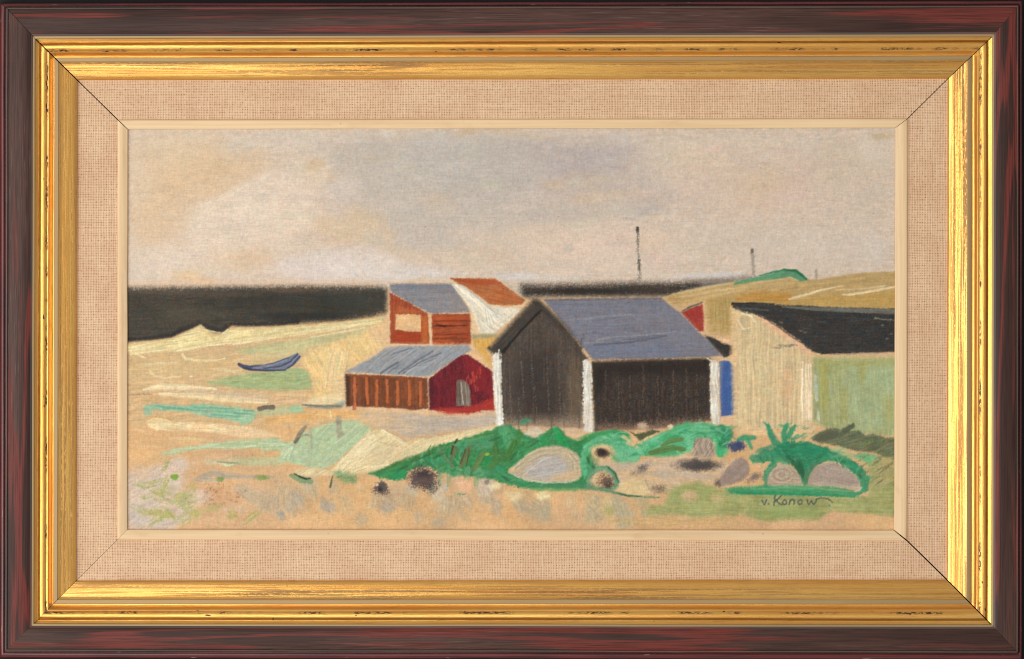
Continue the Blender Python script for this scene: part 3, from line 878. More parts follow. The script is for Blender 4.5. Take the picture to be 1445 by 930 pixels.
for (x0_, y0_, x1_, y1_, ww_) in [(200, 515, 250, 512, 4), (300, 520, 345, 528, 4), (196, 540, 260, 538, 4), (330, 508, 372, 500, 5), (392, 556, 440, 558, 5), (392, 566, 430, 566, 4), (188, 606, 206, 610, 4), (240, 618, 300, 622, 4), (300, 530, 340, 522, 4), (256, 560, 330, 566, 4), (440, 585, 480, 588, 3), (360, 611, 396, 616, 5), (190, 628, 232, 632, 4)]:
    St([(x0_, y0_), ((x0_ + x1_) / 2, (y0_ + y1_) / 2 - 1), (x1_, y1_)], [ww_ * .4, ww_, ww_ * .4], (222 + rng.uniform(-6, 8), 196 + rng.uniform(-6, 8), 152 + rng.uniform(-8, 8)), op=.6, h=.4, hs=.3, dry=1.1, soft=1.8)
P([(427, 571), (446, 572), (470, 571), (486, 566), (488, 573), (480, 576), (462, 577), (438, 575)], (136, 138, 122), l_boat2, soft=1.3, rough=.6, dry=.6)
St([(426, 571), (450, 573), (484, 573)], [1.4, 1.6, 1.2], (104, 106, 96), dry=.8)
St([(478, 568), (487, 566)], 4, (164, 178, 164), op=.8)
# drawn strokes on the green shore
St([(417, 624), (423, 612), (431, 602)], [6, 6, 5], (140, 132, 110), dry=.8)
St([(416, 625), (424, 614)], 2, (98, 92, 74), dry=.6, op=.8)
St([(422, 616), (432, 614), (441, 616)], [3, 3, 2], (148, 142, 118), dry=1.0, op=.8)
St([(438, 606), (440, 632)], [3, 3.4], (164, 158, 130), dry=1.4, op=.7)
St([(478, 590), (479, 616)], [8, 6], (162, 154, 130), dry=1.5, op=.75)
St([(408, 600), (409, 622)], [3, 2], (198, 160, 120), op=.5)
B(477, 596, 6, 5, (134, 124, 106), .6, dry=1.2)
B(482, 612, 6, 4, (140, 132, 112), .6, dry=1.2)
St([(466, 580), (468, 590)], [3, 2], (236, 208, 158), h=.3)
# lilac path below the hut
P([(505, 582), (560, 581), (620, 585), (700, 582), (706, 598), (692, 604), (660, 608), (620, 612), (578, 620), (560, 612), (530, 602), (518, 594)], (200, 176, 148), l_sand, soft=3, rough=1.5, ang=-2, st=.06, var=.05, col2=(188, 170, 148), h=.15)
P([(590, 592), (700, 586), (702, 596), (640, 606), (590, 610)], (176, 166, 154), None, soft=5, op=.65)
P([(500, 588), (540, 586), (560, 592), (540, 604), (516, 600)], (214, 180, 136), None, soft=5, op=.7)
# cream dune
P([(466, 664), (478, 652), (492, 638), (508, 622), (522, 608), (534, 605), (548, 611), (562, 619), (575, 624), (600, 618), (640, 612), (684, 603), (708, 598), (706, 610), (664, 620), (630, 628), (600, 640), (570, 652), (536, 664), (500, 670), (424, 672), (416, 664), (440, 660)], (220, 202, 156), l_sand, soft=2, rough=1.2, ang=-28, st=.06, var=.05, col2=(210, 190, 148), h=.35, hs=.32)
for i in range(9):
    o = i * 3.2
    St([(474 + o, 660), (500 + o, 632), (524 + o * .6, 610 + o * .5)], [1.6, 2.2, 1.4], (232, 216, 174), op=.8, h=.5, hs=.3)
St([(540, 608), (560, 618), (576, 628)], [4, 5, 3], (232, 214, 170), h=.5)
St([(530, 622), (550, 628), (574, 632)], [2, 2, 2], (198, 178, 138), op=.7)
St([(520, 660), (560, 654), (600, 642)], [3, 4, 3], (230, 212, 168), h=.5)
P([(512, 646), (536, 630), (570, 630), (580, 640), (540, 652)], (208, 186, 146), None, soft=5, op=.7, ang=-20)
P([(600, 626), (640, 616), (690, 606), (700, 610), (640, 624), (604, 636)], (228, 208, 158), None, soft=3, op=.8, ang=-12, h=.4)

# ---- orange shed
P([(546, 398), (640, 396), (672, 444), (668, 492), (546, 490)], (222, 186, 146), l_orange, soft=4, rough=1.4, dry=1.4, op=.9)
P([(549, 401), (600, 400.5), (640, 401), (652, 420), (664, 440), (636, 442), (607, 442.5), (580, 429), (552, 413)], (134, 131, 134), l_orange, soft=1.4, rough=.8, ang=0, st=.05, var=.06, col2=(126, 126, 130), h=.12)
P([(550, 400), (638, 401), (642, 407), (552, 408)], (112, 116, 128), None, soft=3, op=.7)
P([(630, 410), (654, 424), (662, 438), (640, 438)], (140, 130, 122), None, soft=4, op=.6, dry=1.0)
P([(550, 413), (562, 419), (584, 431), (604, 443), (606, 486), (580, 486), (551, 485)], (162, 78, 46), l_orange, soft=1.1, rough=.8, ang=85, st=.10, var=.10, col2=(144, 62, 38), h=.12)
P([(562, 432), (580, 436), (592, 443), (560, 443)], (182, 104, 60), None, soft=2, op=.7, dry=1.2)
P([(594, 446), (603, 446), (604, 484), (596, 484)], (184, 100, 50), None, soft=2, op=.8)
P([(558.5, 444), (576, 443), (594, 445), (594, 468), (576, 468), (558, 465)], (222, 182, 132), l_orange, soft=1.0, rough=.6, dry=.6, st=.03, var=.03)
P([(556, 469), (594, 471), (596, 483), (554, 482)], (160, 62, 34), None, soft=2, op=.8)
P([(608.5, 443.5), (640, 443), (664, 442.5), (665, 486), (640, 488), (610, 487)], (146, 66, 38), l_orange, soft=1.1, rough=.8, ang=0, st=.12, var=.08, col2=(158, 74, 42), h=.15, hs=.18)
for yv, cc, ww in [(453, (120, 48, 28), 2.5), (460, (66, 34, 26), 2.2), (466, (172, 90, 54), 2.4), (472, (124, 50, 30), 2.6), (478, (110, 48, 32), 2), (448, (164, 80, 46), 2)]:
    St([(612, yv + .5), (636, yv), (660, yv - .5)], [1.4, ww, 1], cc, dry=1.1, op=.8)
St([(617, 459), (628, 460.5)], 2.6, (44, 28, 24), op=.85)
# ---- white house
P([(634, 392), (702, 393), (745, 424), (740, 440), (700, 472), (668, 478), (664, 440)], (222, 190, 150), l_white, soft=3, rough=1, dry=1.3, op=.85)
P([(666, 472), (700, 470), (702, 477), (684, 478), (666, 478)], (156, 150, 116), l_yel, soft=1.6)
P([(666, 478), (702, 476), (694, 490), (693, 500), (698, 530), (680, 516), (664, 502), (660, 496), (668, 490)], (214, 168, 88), l_yel, soft=2, rough=1, ang=80, st=.06, col2=(208, 160, 84), h=.2, hs=.2)
P([(635.5, 392.5), (666, 393), (699, 394), (712, 403), (728, 414), (741, 424), (736, 430), (714, 432), (692, 430), (676, 418), (660, 407), (646, 400)], (178, 108, 64), l_white, soft=1.2, rough=.8, ang=12, st=.10, var=.08, col2=(164, 92, 52), h=.12)
P([(637, 393), (699, 394), (708, 401), (680, 402), (652, 400)], (158, 70, 40), None, soft=2.5, op=.75)
P([(638, 402), (644, 401), (653, 403), (670, 415), (690, 430), (712, 434), (732, 434), (737, 438), (716, 454), (700, 470), (688, 471), (676, 468), (670, 448), (666, 438), (654, 422)], (228, 219, 198), l_white, soft=1.4, rough=.9, ang=40, st=.06, var=.03, col2=(220, 210, 186), h=.45, hs=.4)
for i in range(6):
    St([(644 + i * 2, 402 + i * .6), (664 + i * 2, 417 + i), (684 + i * 2.5, 431 + i * 2)], [1.6, 2, 1.6], (238, 231, 214), op=.8, h=.7, hs=.35)
for i in range(5):
    St([(694 + i * 3, 464 - i * 2), (712 + i * 3, 450 - i * 2), (728 + i, 439)], [1.5, 2, 1.4], (224, 212, 186), op=.7, h=.6, hs=.3)
St([(672, 440), (676, 456), (682, 468)], [3, 3, 2], (206, 194, 160), op=.6)
for i in range(12):
    t = i / 11.0
    St([(645 + 7 * t, 403 + 1 * t), (664 + 10 * t, 416 + 6 * t), (682 + 16 * t, 432 + 10 * t), (684 + 22 * t, 462 - 14 * t)], [1.2, 1.8, 1.8, 1.0], (240, 234, 220) if i % 2 else (202, 192, 168), op=.6, h=.7, hs=.35, dry=.9)  # ridge highlights and greyish ridge shadows painted as thin lines
B(664, 436, 3, 4, (206, 196, 176), .7, dry=1.2)

# ---- red hut
P([(484, 528), (545, 486), (668, 486), (700, 526), (700, 584), (660, 588), (606, 584), (484, 578)], (222, 186, 148), l_red, soft=4, rough=1.5, dry=1.4, op=.85)
P([(487, 525), (502, 516), (522, 507), (546, 490), (566, 488), (620, 488), (660, 487), (666, 494), (654, 501), (630, 515), (606, 531), (590, 531), (540, 528)], (150, 152, 154), l_red, soft=1.6, rough=.9, ang=-38, st=.08, var=.06, col2=(140, 144, 148), h=.2, hs=.2)
for pts, ww in [([(537, 527), (548, 519), (562, 511)], 2.6), ([(563, 527), (585, 511), (610, 496)], 2.4), ([(569, 527), (590, 513), (622, 498)], 2.0), ([(548, 526), (562, 516)], 1.4), ([(585, 518), (618, 502)], 1.5), ([(600, 512), (634, 496)], 1.3), ([(552, 500), (580, 491)], 1.4)]:
    St(pts, ww, (92, 96, 106), dry=.9, op=.75)
St([(575, 524), (600, 510), (640, 494)], [2, 2.6, 1.5], (180, 180, 176), op=.6)
P([(488, 528.5), (520, 529), (560, 531), (603, 533), (604, 577), (584, 579), (560, 576), (520, 574), (489, 573)], (112, 64, 40), l_red, soft=1.1, rough=.8, ang=88, st=.08, var=.08, col2=(122, 68, 42), h=.15)
P([(487, 528), (493, 529), (494, 573), (489, 573)], (58, 42, 32), None, soft=2, op=.8)
for i, x in enumerate([500.5, 517.5, 531.5, 546, 561, 577.5, 593]):
    y0 = [534, 533, 537, 537, 539, 538, 540][i]
    y1 = [577, 569, 572, 567, 570, 571, 572][i]
    St([(x - 1.8, y0 + 2), (x - 1.8, y1)], 2, (88, 44, 28), dry=.6, op=.8)
    St([(x, y0), (x + .3, (y0 + y1) / 2), (x + (1.6 if i == 1 else .3), y1)], [4.2, 4.8, 4], (186, 104, 64), dry=.9, h=.3, col2=(176, 94, 52))
St([(490, 530), (540, 531), (600, 534)], [2, 2.6, 2], (140, 72, 40), dry=1.0, op=.7)
P([(605.5, 535), (616, 526), (634, 513), (652, 500.5), (660, 500), (672, 508), (696, 526), (697, 578), (680, 579), (660, 583), (630, 581), (607, 578)], (112, 32, 42), l_red, soft=1.1, rough=.8, ang=80, st=.12, var=.14, col2=(96, 30, 38), h=.15)
P([(655, 502), (672, 510), (694, 527), (694, 560), (670, 548), (662, 530)], (138, 40, 44), None, soft=4, op=.7, ang=85)
for i in range(26):
    x, y = rng.uniform(656, 680), rng.uniform(516, 548)
    St([(x, y), (x + rng.uniform(-1, 1), y + rng.uniform(3, 7))], 1.4, (188, 74, 58), dry=1.0, op=.75)
for i in range(24):
    x, y = rng.uniform(612, 690), rng.uniform(515, 572)
    St([(x, y), (x + rng.uniform(-1, 1), y + rng.uniform(4, 10))], 1.5, (74, 24, 32), dry=1.0, op=.5)
P([(606, 577), (640, 575), (670, 572), (696, 560), (698, 580), (686, 578), (660, 585), (630, 584)], (172, 56, 46), None, soft=2, dry=1.3, op=.85)
P([(604, 536), (612, 532), (612, 576), (606, 578)], (70, 28, 34), None, soft=2.5, op=.7)
P([(644, 538), (648, 536), (655, 536.5), (661, 543), (664, 552), (664.5, 573), (644, 573)], (120, 106, 92), l_door, soft=1.0, rough=.5, dry=.5, ang=86, st=.12, h=.2, hs=.25)
St([(651, 540), (652, 556), (654, 571)], 1.4, (178, 170, 160), dry=.6)
St([(648, 542), (650, 570)], 1.2, (76, 66, 58), dry=.6)
St([(657, 542), (659, 570)], 1.4, (158, 148, 136), dry=.6, op=.8)
St([(661, 546), (661, 572)], 1.2, (150, 140, 128), dry=.8, op=.7)

# ---- small things right of the black shed
P([(950, 432), (996, 424), (1000, 476), (985, 474)], (222, 182, 140), l_hill, soft=4, dry=1.2, op=.75)
P([(960, 441), (975, 435), (991, 429), (993, 450), (993, 468), (986, 468), (972, 454)], (166, 66, 54), l_tri, soft=1.2, rough=.7, ang=70, st=.10, var=.1, col2=(150, 52, 46))
St([(963, 439), (976, 432.5), (990, 427)], [2.4, 3, 2], (106, 96, 84), dry=.8)
P([(996, 470), (1038, 476), (1040, 600), (1014, 600), (1012, 506)], (220, 182, 144), l_blue, soft=4, rough=1.2, dry=1.3, op=.9)
P([(994, 474), (1004, 476), (1022, 485), (1034, 488), (1034, 500), (1022, 505), (1012, 496), (1002, 486)], (50, 47, 45), l_bl, soft=1.6, rough=1, dry=1.0, ang=30, st=.1)
P([(1014, 510), (1028, 509), (1034, 514), (1038, 520), (1039, 585), (1032, 586), (1017, 588)], (62, 92, 148), l_blue, soft=1.2, rough=.7, ang=88, st=.05, var=.06, dry=.7, h=.15)

# ---- cream shed
P([(1030, 434), (1044, 428), (1075, 440), (1150, 490), (1150, 618), (1040, 612), (1034, 590)], (218, 186, 140), l_cream, soft=3, rough=1, dry=.9, op=.95)
P([(1040, 440), (1060, 440), (1080, 448), (1104, 466), (1146, 498), (1148, 540), (1148, 604), (1120, 606), (1080, 604), (1040, 600)], (216, 192, 148), l_cream, soft=2, rough=.8, ang=90, st=.05, var=.04, col2=(204, 180, 138), h=.35, hs=.4, sl=60, sw=2.2)
for i in range(22):
    x = rng.uniform(1040, 1130)
    y0 = 446 + max(0, (x - 1060) * .62) + rng.uniform(0, 60)
    St([(x, y0), (x + rng.uniform(-1.5, 1.5), y0 + rng.uniform(25, 60)), (x + rng.uniform(-2, 2), min(600, y0 + rng.uniform(60, 110)))], [1.6, 2.4, 1.6],
       (217 + rng.uniform(-8, 8), 192 + rng.uniform(-8, 8), 149 + rng.uniform(-8, 8)), op=.38, h=.45, hs=.22)
P([(1070, 440), (1092, 454), (1120, 474), (1148, 498), (1148, 508), (1120, 488), (1090, 466), (1070, 450)], (226, 180, 142), None, soft=3, op=.85, dry=.8)
P([(1103, 520), (1116, 516), (1118, 560), (1108, 566), (1104, 560)], (214, 172, 132), None, soft=5, op=.6)
P([(1070, 510), (1086, 520), (1084, 560), (1074, 556)], (196, 184, 142), None, soft=6, op=.5)
St([(1046, 442), (1060, 446), (1068, 456)], [2, 3, 2], (234, 216, 174), h=.6)
St([(1042, 452), (1050, 464), (1058, 462)], [2, 2.4, 2], (228, 208, 166), h=.6)
for x in (1133, 1137, 1141, 1144.5):
    St([(x, 512 + rng.uniform(-3, 4)), (x + .6, 550), (x + .8, 592)], [2.6, 4, 3.4], (232, 210, 174), h=.6, hs=.4, dry=.6)
St([(1132.5, 520), (1131.5, 560), (1133.5, 594)], 2, (240, 224, 192), h=.8, dry=.5)
# green end wall
P([(1147, 504), (1160, 503), (1200, 503), (1270, 504), (1270, 616), (1200, 612), (1160, 602), (1148, 596)], (166, 170, 122), l_cream, soft=2, rough=.8, ang=88, st=.05, var=.06, col2=(156, 164, 114), h=.2, hs=.2, dry=.7)
P([(1146, 500), (1270, 499), (1270, 506), (1160, 508)], (206, 180, 136), None, soft=3, op=.7, dry=1.2)
P([(1196, 516), (1270, 510), (1270, 600), (1212, 606), (1190, 570)], (164, 176, 134), None, soft=9, op=.75, ang=85)
P([(1156, 508), (1170, 506), (1170, 560), (1164, 596), (1158, 560)], (164, 158, 88), None, soft=4, op=.75, ang=88)
P([(1210, 512), (1224, 512), (1218, 545), (1212, 536)], (162, 158, 92), None, soft=4, op=.7)
P([(1188, 546), (1196, 556), (1196, 590), (1186, 592)], (160, 154, 90), None, soft=4, op=.6)
P([(1150, 508), (1262, 506), (1262, 516), (1150, 518)], (166, 162, 98), None, soft=4, op=.5)
P([(1246, 560), (1262, 560), (1260, 596), (1248, 598)], (164, 156, 88), None, soft=6, op=.5)
St([(1151, 530), (1152, 548), (1153, 564)], [4, 5, 5], (186, 196, 172), h=.5, dry=.5)
St([(1154, 578), (1156, 592)], [3, 5], (184, 188, 158), h=.5)
St([(1149, 566), (1152, 576), (1150, 590)], [4, 5, 4], (140, 146, 104), op=.7)
St([(1170, 530), (1173, 560)], 3, (176, 184, 148), op=.6)
# black roof
P([(1032, 428), (1060, 427), (1092, 430), (1140, 432), (1180, 434), (1270, 436), (1270, 497), (1220, 498), (1190, 500), (1160, 500), (1146, 496), (1128, 481), (1104, 464), (1080, 449), (1062, 442), (1044, 439), (1034, 434)], (56, 54, 52), l_cream, soft=1.4, rough=.9, ang=2, st=.10, var=.12, col2=(48, 48, 48), h=.15, hs=.15, dry=.9)
St([(1104, 433), (1150, 436), (1200, 438), (1266, 440)], [2, 5, 6, 7], (112, 112, 104), op=.85, dry=.8)
St([(1034, 429), (1064, 428), (1092, 429)], [3, 2.4, 2], (46, 44, 42), op=.9)
St([(1040, 435), (1060, 436), (1084, 438)], [3, 3, 2], (98, 98, 92), op=.6, dry=1.2)
St([(1064, 442), (1084, 452), (1106, 467), (1130, 484)], [1.4, 1.6, 1.6, 1.4], (70, 62, 54), op=.8)
St([(1234, 449), (1246, 451), (1264, 451.5)], [1.8, 1.4, 1.0], (150, 144, 128), dry=1.2, op=.7)
for i in range(16):
    x, y = rng.uniform(1090, 1258), rng.uniform(446, 492)
    St([(x, y), (x + rng.uniform(4, 22), y + rng.uniform(-1, 1.5))], rng.uniform(1, 2.4), (78, 78, 76), op=.45, dry=1.3)
for x, y in [(1131, 467), (1136, 469), (1245, 459), (1252, 478), (1258, 471), (1102, 455)]:
    B(x, y, 3.5, 2, (150, 138, 118), .45, dry=1.6)
St([(1160, 499), (1200, 499), (1264, 496)], 2.4, (44, 42, 40), dry=1.6, op=.7)
St([(1168, 501), (1210, 499.5), (1264, 498)], 3, (204, 172, 140), dry=1.9, op=.7)

# ---- black shed
THIN = 0.14
P([(686, 494), (752, 420), (938, 417), (1018, 502), (1016, 606), (842, 612), (706, 608), (694, 520)], (210, 176, 138), l_black, soft=3.4, rough=1.2, dry=1.3, op=.55)
P([(768, 423), (800, 422), (934, 421), (944, 429), (962, 444), (984, 466), (1006, 488), (1018, 502), (1000, 504), (960, 505), (900, 506), (836, 507), (824, 492), (806, 470), (788, 448)], (118, 119, 131), l_black, soft=1.5, rough=.8, ang=-2, st=.045, var=.05, col2=(112, 113, 124), h=.15, hs=.16, dry=.6)
P([(830, 490), (870, 486), (940, 488), (960, 500), (840, 505)], (110, 118, 138), None, soft=6, op=.6)
P([(900, 436), (950, 440), (990, 480), (940, 480), (900, 460)], (124, 122, 130), None, soft=10, op=.6)
for pts, c, ww in [([(826, 450), (852, 446), (890, 444)], (156, 152, 152), 2.2), ([(836, 453), (868, 449)], (96, 98, 110), 1.5), ([(838, 487), (880, 484), (908, 480), (940, 474)], (78, 80, 92), 2.4), ([(862, 477), (890, 475), (938, 473)], (94, 96, 108), 1.6),
                   ([(842, 480), (858, 476), (900, 474), (954, 468)], (150, 146, 148), 2.0), ([(880, 479), (920, 477)], (88, 90, 102), 1.8), ([(800, 452), (830, 448), (880, 444)], (134, 132, 138), 2.2), ([(826, 484), (850, 482)], (146, 144, 146), 1.8), ([(780, 430), (930, 428)], (108, 110, 122), 3)]:
    St(pts, ww, c, dry=1.1, op=.65, h=.3)
St([(768, 424), (850, 422), (932, 421)], 2.5, (92, 90, 94), dry=1.4, op=.6)
P([(696, 499), (756, 434), (774, 440), (800, 470), (820, 494), (830, 506), (834, 560), (834, 604), (800, 604), (752, 601), (712, 602), (708, 590), (706, 520)], (80, 71, 64), l_black, soft=1.8, rough=.9, ang=89, st=.09, var=.08, col2=(70, 62, 56), h=.06, hs=.07, dry=1.0)
P([(740, 500), (780, 490), (792, 560), (780, 592), (736, 588), (728, 540)], (52, 45, 42), None, soft=16, op=.7, dry=.9, ang=89)
P([(806, 500), (822, 508), (826, 592), (800, 590), (800, 540)], (118, 98, 76), None, soft=8, op=.6, dry=1.0, ang=89)
P([(712, 592), (834, 590), (836, 608), (708, 606)], (196, 166, 134), None, soft=9, op=.7, dry=1.6)
P([(689, 491), (700, 480), (720, 458), (738, 438), (752, 423), (762, 428), (766, 436), (752, 448), (730, 472), (711, 495), (706, 500), (694, 498)], (66, 60, 54), l_black, soft=4, rough=1, ang=-46, st=.14, var=.08, col2=(56, 52, 48), h=.1, dry=1.0)
St([(764, 438), (752, 449), (736, 466), (722, 482), (710, 496)], [3, 3, 2.6, 3.2, 5], (34, 32, 32), dry=.9, op=.9)
St([(757, 427), (771, 438), (787, 454), (803, 472), (818, 491)], [9, 9, 9, 8, 6], (54, 49, 46), soft=4.5, dry=1.0, op=.92)
St([(690, 491), (706, 499)], [5, 6], (70, 62, 54), dry=1.0, op=.7)
for x, y0, y1 in [(737, 496, 560), (752, 500, 590), (756, 545, 592), (720, 520, 590), (773, 494, 580), (789, 500, 585), (703 + 30, 560, 600), (805, 520, 590)]:
    St([(x - 1.5, y0), (x, (y0 + y1) / 2), (x + 2, y1)], 1.0, (118, 106, 90), dry=2.2, op=.5)
for i in range(20):
    x, y = rng.uniform(712, 826), rng.uniform(470, 595)
    St([(x, y), (x + rng.uniform(-.5, .5), y + rng.uniform(14, 40))], rng.uniform(1, 2.4), (60, 52, 46) if i % 2 else (100, 86, 72), dry=1.5, op=.45)
P([(836, 511), (870, 509), (920, 507), (1002, 506), (1003, 560), (1003, 594), (980, 598), (940, 604), (900, 606), (839, 610)], (60, 51, 46), l_black, soft=1.6, rough=.9, ang=89, st=.09, var=.08, col2=(53, 46, 42), h=.06, hs=.07, dry=1.0)
P([(838, 511), (1000, 508), (1002, 526), (940, 530), (860, 530), (838, 560)], (42, 36, 33), None, soft=7, op=.8, ang=0)
St([(838, 511), (900, 509), (960, 507), (1000, 506)], [2, 2.4, 2.4, 2], (130, 102, 80), dry=1.9, op=.4)
P([(842, 600), (900, 598), (1000, 590), (1003, 600), (940, 608), (842, 614)], (190, 150, 118), None, soft=7, op=.6, dry=1.7)
for x in (855, 873, 889, 908, 929, 950, 969, 984):
    St([(x - .5, 516 + rng.uniform(0, 16)), (x, 560), (x + 1, 598)], 1.1, (104, 88, 74), dry=2.2, op=.5)
for i in range(22):
    x, y = rng.uniform(842, 998), rng.uniform(516, 580)
    St([(x, y), (x + rng.uniform(-.5, .5), y + rng.uniform(14, 40))], rng.uniform(1, 3), (44, 37, 34) if i % 2 else (82, 66, 56), dry=1.4, op=.45)
P([(838, 512), (842, 530), (842, 606), (838, 608)], (44, 46, 36), None, soft=3, op=.6)
# white corner boards
THIN = 0.08
P([(695, 500), (699, 498), (707, 500), (707.5, 530), (708, 560), (711, 598), (706, 602), (701, 600), (697, 560), (695.5, 520)], (232, 228, 214), l_black, soft=1.1, rough=1.9, rs=3.2, ang=88, st=.08, var=.05, col2=(208, 204, 192), h=.5, hs=.4, dry=.8)
St([(704, 494), (705, 501), (703, 506)], [2, 4, 2], (218, 212, 194), h=.5)
St([(705, 497), (706, 506)], 1.6, (44, 42, 40), op=.8)
P([(822.5, 509), (828, 507), (834.5, 512), (835, 560), (837, 604), (836, 610), (825, 609), (823, 590), (822.5, 550)], (233, 229, 216), l_black, soft=1.1, rough=1.9, rs=3.2, ang=88, st=.07, var=.05, col2=(214, 208, 194), h=.5, hs=.4, dry=.7)
P([(822, 570), (837, 570), (838, 610), (824, 609)], (208, 196, 176), None, soft=5, op=.6, dry=1.3)
P([(1002, 512), (1008, 509), (1014, 511), (1015, 560), (1015, 598), (1006, 600), (1003, 590), (1002, 550)], (224, 219, 204), l_black, soft=1.2, rough=1.9, rs=3.2, ang=88, st=.08, var=.05, col2=(200, 192, 176), h=.45, hs=.4, dry=1.0)
St([(999, 506), (1003, 509), (1006, 511)], [2, 2.4, 2], (224, 216, 196), h=.5)

# ---- lower beach, bare ochre with greyed rubbings
P([(176, 664), (205, 660), (232, 654), (248, 645), (262, 646), (268, 654), (262, 668), (256, 690), (280, 694), (300, 700), (280, 714), (262, 730), (240, 760), (176, 760)], (200, 182, 166), l_sand, soft=6, rough=3, ang=-30, dry=1.0, op=.9, col2=(208, 184, 160))
for b in [(200, 672, 20, 10, (214, 180, 142), .5), (250, 700, 26, 12, (196, 178, 150), .5), (210, 735, 34, 10, (196, 184, 172), .6), (285, 700, 18, 14, (208, 186, 166), .7), (330, 718, 30, 9, (200, 178, 152), .5),
          (300, 735, 60, 9, (212, 174, 132), .6), (236, 678, 16, 12, (208, 194, 182), .7), (254, 655, 12, 10, (204, 190, 178), .6)]:
    B(*b[:5], op=b[5], rough=.4, dry=.9)
for b in [(215, 700, 40, 26, (203, 186, 170), .5), (190, 725, 18, 20, (198, 186, 174), .5), (245, 735, 40, 10, (202, 188, 172), .5), (300, 650, 40, 10, (208, 176, 142), .5), (240, 625, 40, 8, (208, 172, 132), .5),
          (235, 690, 20, 9, (180, 174, 116), .5), (262, 702, 16, 14, (172, 170, 104), .55), (226, 723, 26, 10, (174, 170, 108), .55), (276, 724, 14, 10, (176, 170, 110), .45), (224, 694, 12, 8, (170, 166, 100), .5), (308, 714, 10, 6, (178, 170, 110), .4), (326, 726, 9, 7, (172, 166, 106), .45), (354, 732, 10, 7, (176, 168, 112), .4)]:
    B(*b[:5], op=b[5], rough=.6, dry=1.3, ang=float(rng.uniform(-60, 10)), st=.1)
for a, b_, ww in [((190, 682), (206, 687), 4), ((206, 686), (228, 680), 6), ((214, 690), (234, 698), 10), ((236, 672), (226, 690), 4), ((222, 700), (244, 706), 7), ((244, 706), (268, 690), 8), ((250, 712), (276, 704), 10), ((248, 700), (262, 718), 7), ((185, 715), (212, 724), 4),
                  ((212, 724), (236, 726), 6), ((208, 742), (232, 724), 5), ((222, 732), (244, 730), 6), ((252, 739), (268, 726), 5), ((266, 730), (282, 718), 6), ((268, 690), (272, 684), 5), ((296, 718), (306, 712), 8), ((320, 726), (332, 732), 6), ((326, 720), (330, 726), 5), ((346, 738), (362, 726), 6), ((232, 716), (246, 732), 3), ((196, 700), (214, 704), 3), ((228, 662), (238, 650), 3)]:
    for q_ in range(7):
        dx, dy = rng.uniform(-ww, ww), rng.uniform(-ww, ww)
        k0, k1 = rng.uniform(-.1, .4), rng.uniform(.6, 1.25)
        p0 = (a[0] + (b_[0] - a[0]) * k0 + dx, a[1] + (b_[1] - a[1]) * k0 + dy)
        p1 = (a[0] + (b_[0] - a[0]) * k1 + dx, a[1] + (b_[1] - a[1]) * k1 + dy + rng.uniform(-2, 2))
        St([p0, ((p0[0] + p1[0]) / 2, (p0[1] + p1[1]) / 2 + rng.uniform(-1, 1)), p1], [1, rng.uniform(1.6, 3.6), .8], (170 + rng.uniform(-14, 14), 166 + rng.uniform(-12, 12), 100 + rng.uniform(-14, 18)), dry=1.8, op=.55, h=.25)
B(247, 673, 7, 4.6, (118, 152, 56), .95, hard=.5, dry=1.2)
B(311, 675, 6, 3.6, (124, 146, 76), .8, hard=.3, dry=1.4)
St([(276, 677), (290, 671), (304, 668), (320, 671), (345, 673), (384, 674)], [3, 7, 9, 9, 6, 4], (160, 148, 130), dry=.9, op=.85, h=.2, col2=(170, 158, 138))
St([(277, 678), (296, 677), (312, 678)], [3, 5, 4], (172, 164, 148), dry=1.0, op=.8)
B(312, 674, 5, 3, (236, 228, 196), .0)
B(370, 674, 13, 5.5, (126, 146, 78), .85, dry=1.4, hard=.2)
B(311, 677, 6, 4, (124, 146, 76), .8, hard=.3, dry=1.4)
St([(336, 690), (352, 698), (372, 712), (392, 724)], [14, 18, 18, 10], (178, 166, 142), dry=1.1, op=.75, taper=.4)
St([(345, 684), (380, 700), (404, 722)], [10, 14, 8], (198, 170, 138), dry=1.2, op=.6)
P([(286, 690), (330, 682), (340, 700), (330, 716), (300, 712)], (206, 160, 122), None, soft=6, dry=1.5, op=.5)
for i in range(60):
    x, y = rng.uniform(285, 345), rng.uniform(680, 712)
    St([(x, y), (x + rng.uniform(-3, 3), y + rng.uniform(-3, 3))], 1.1, (146, 104, 76), dry=1.2, op=.45, h=.1)
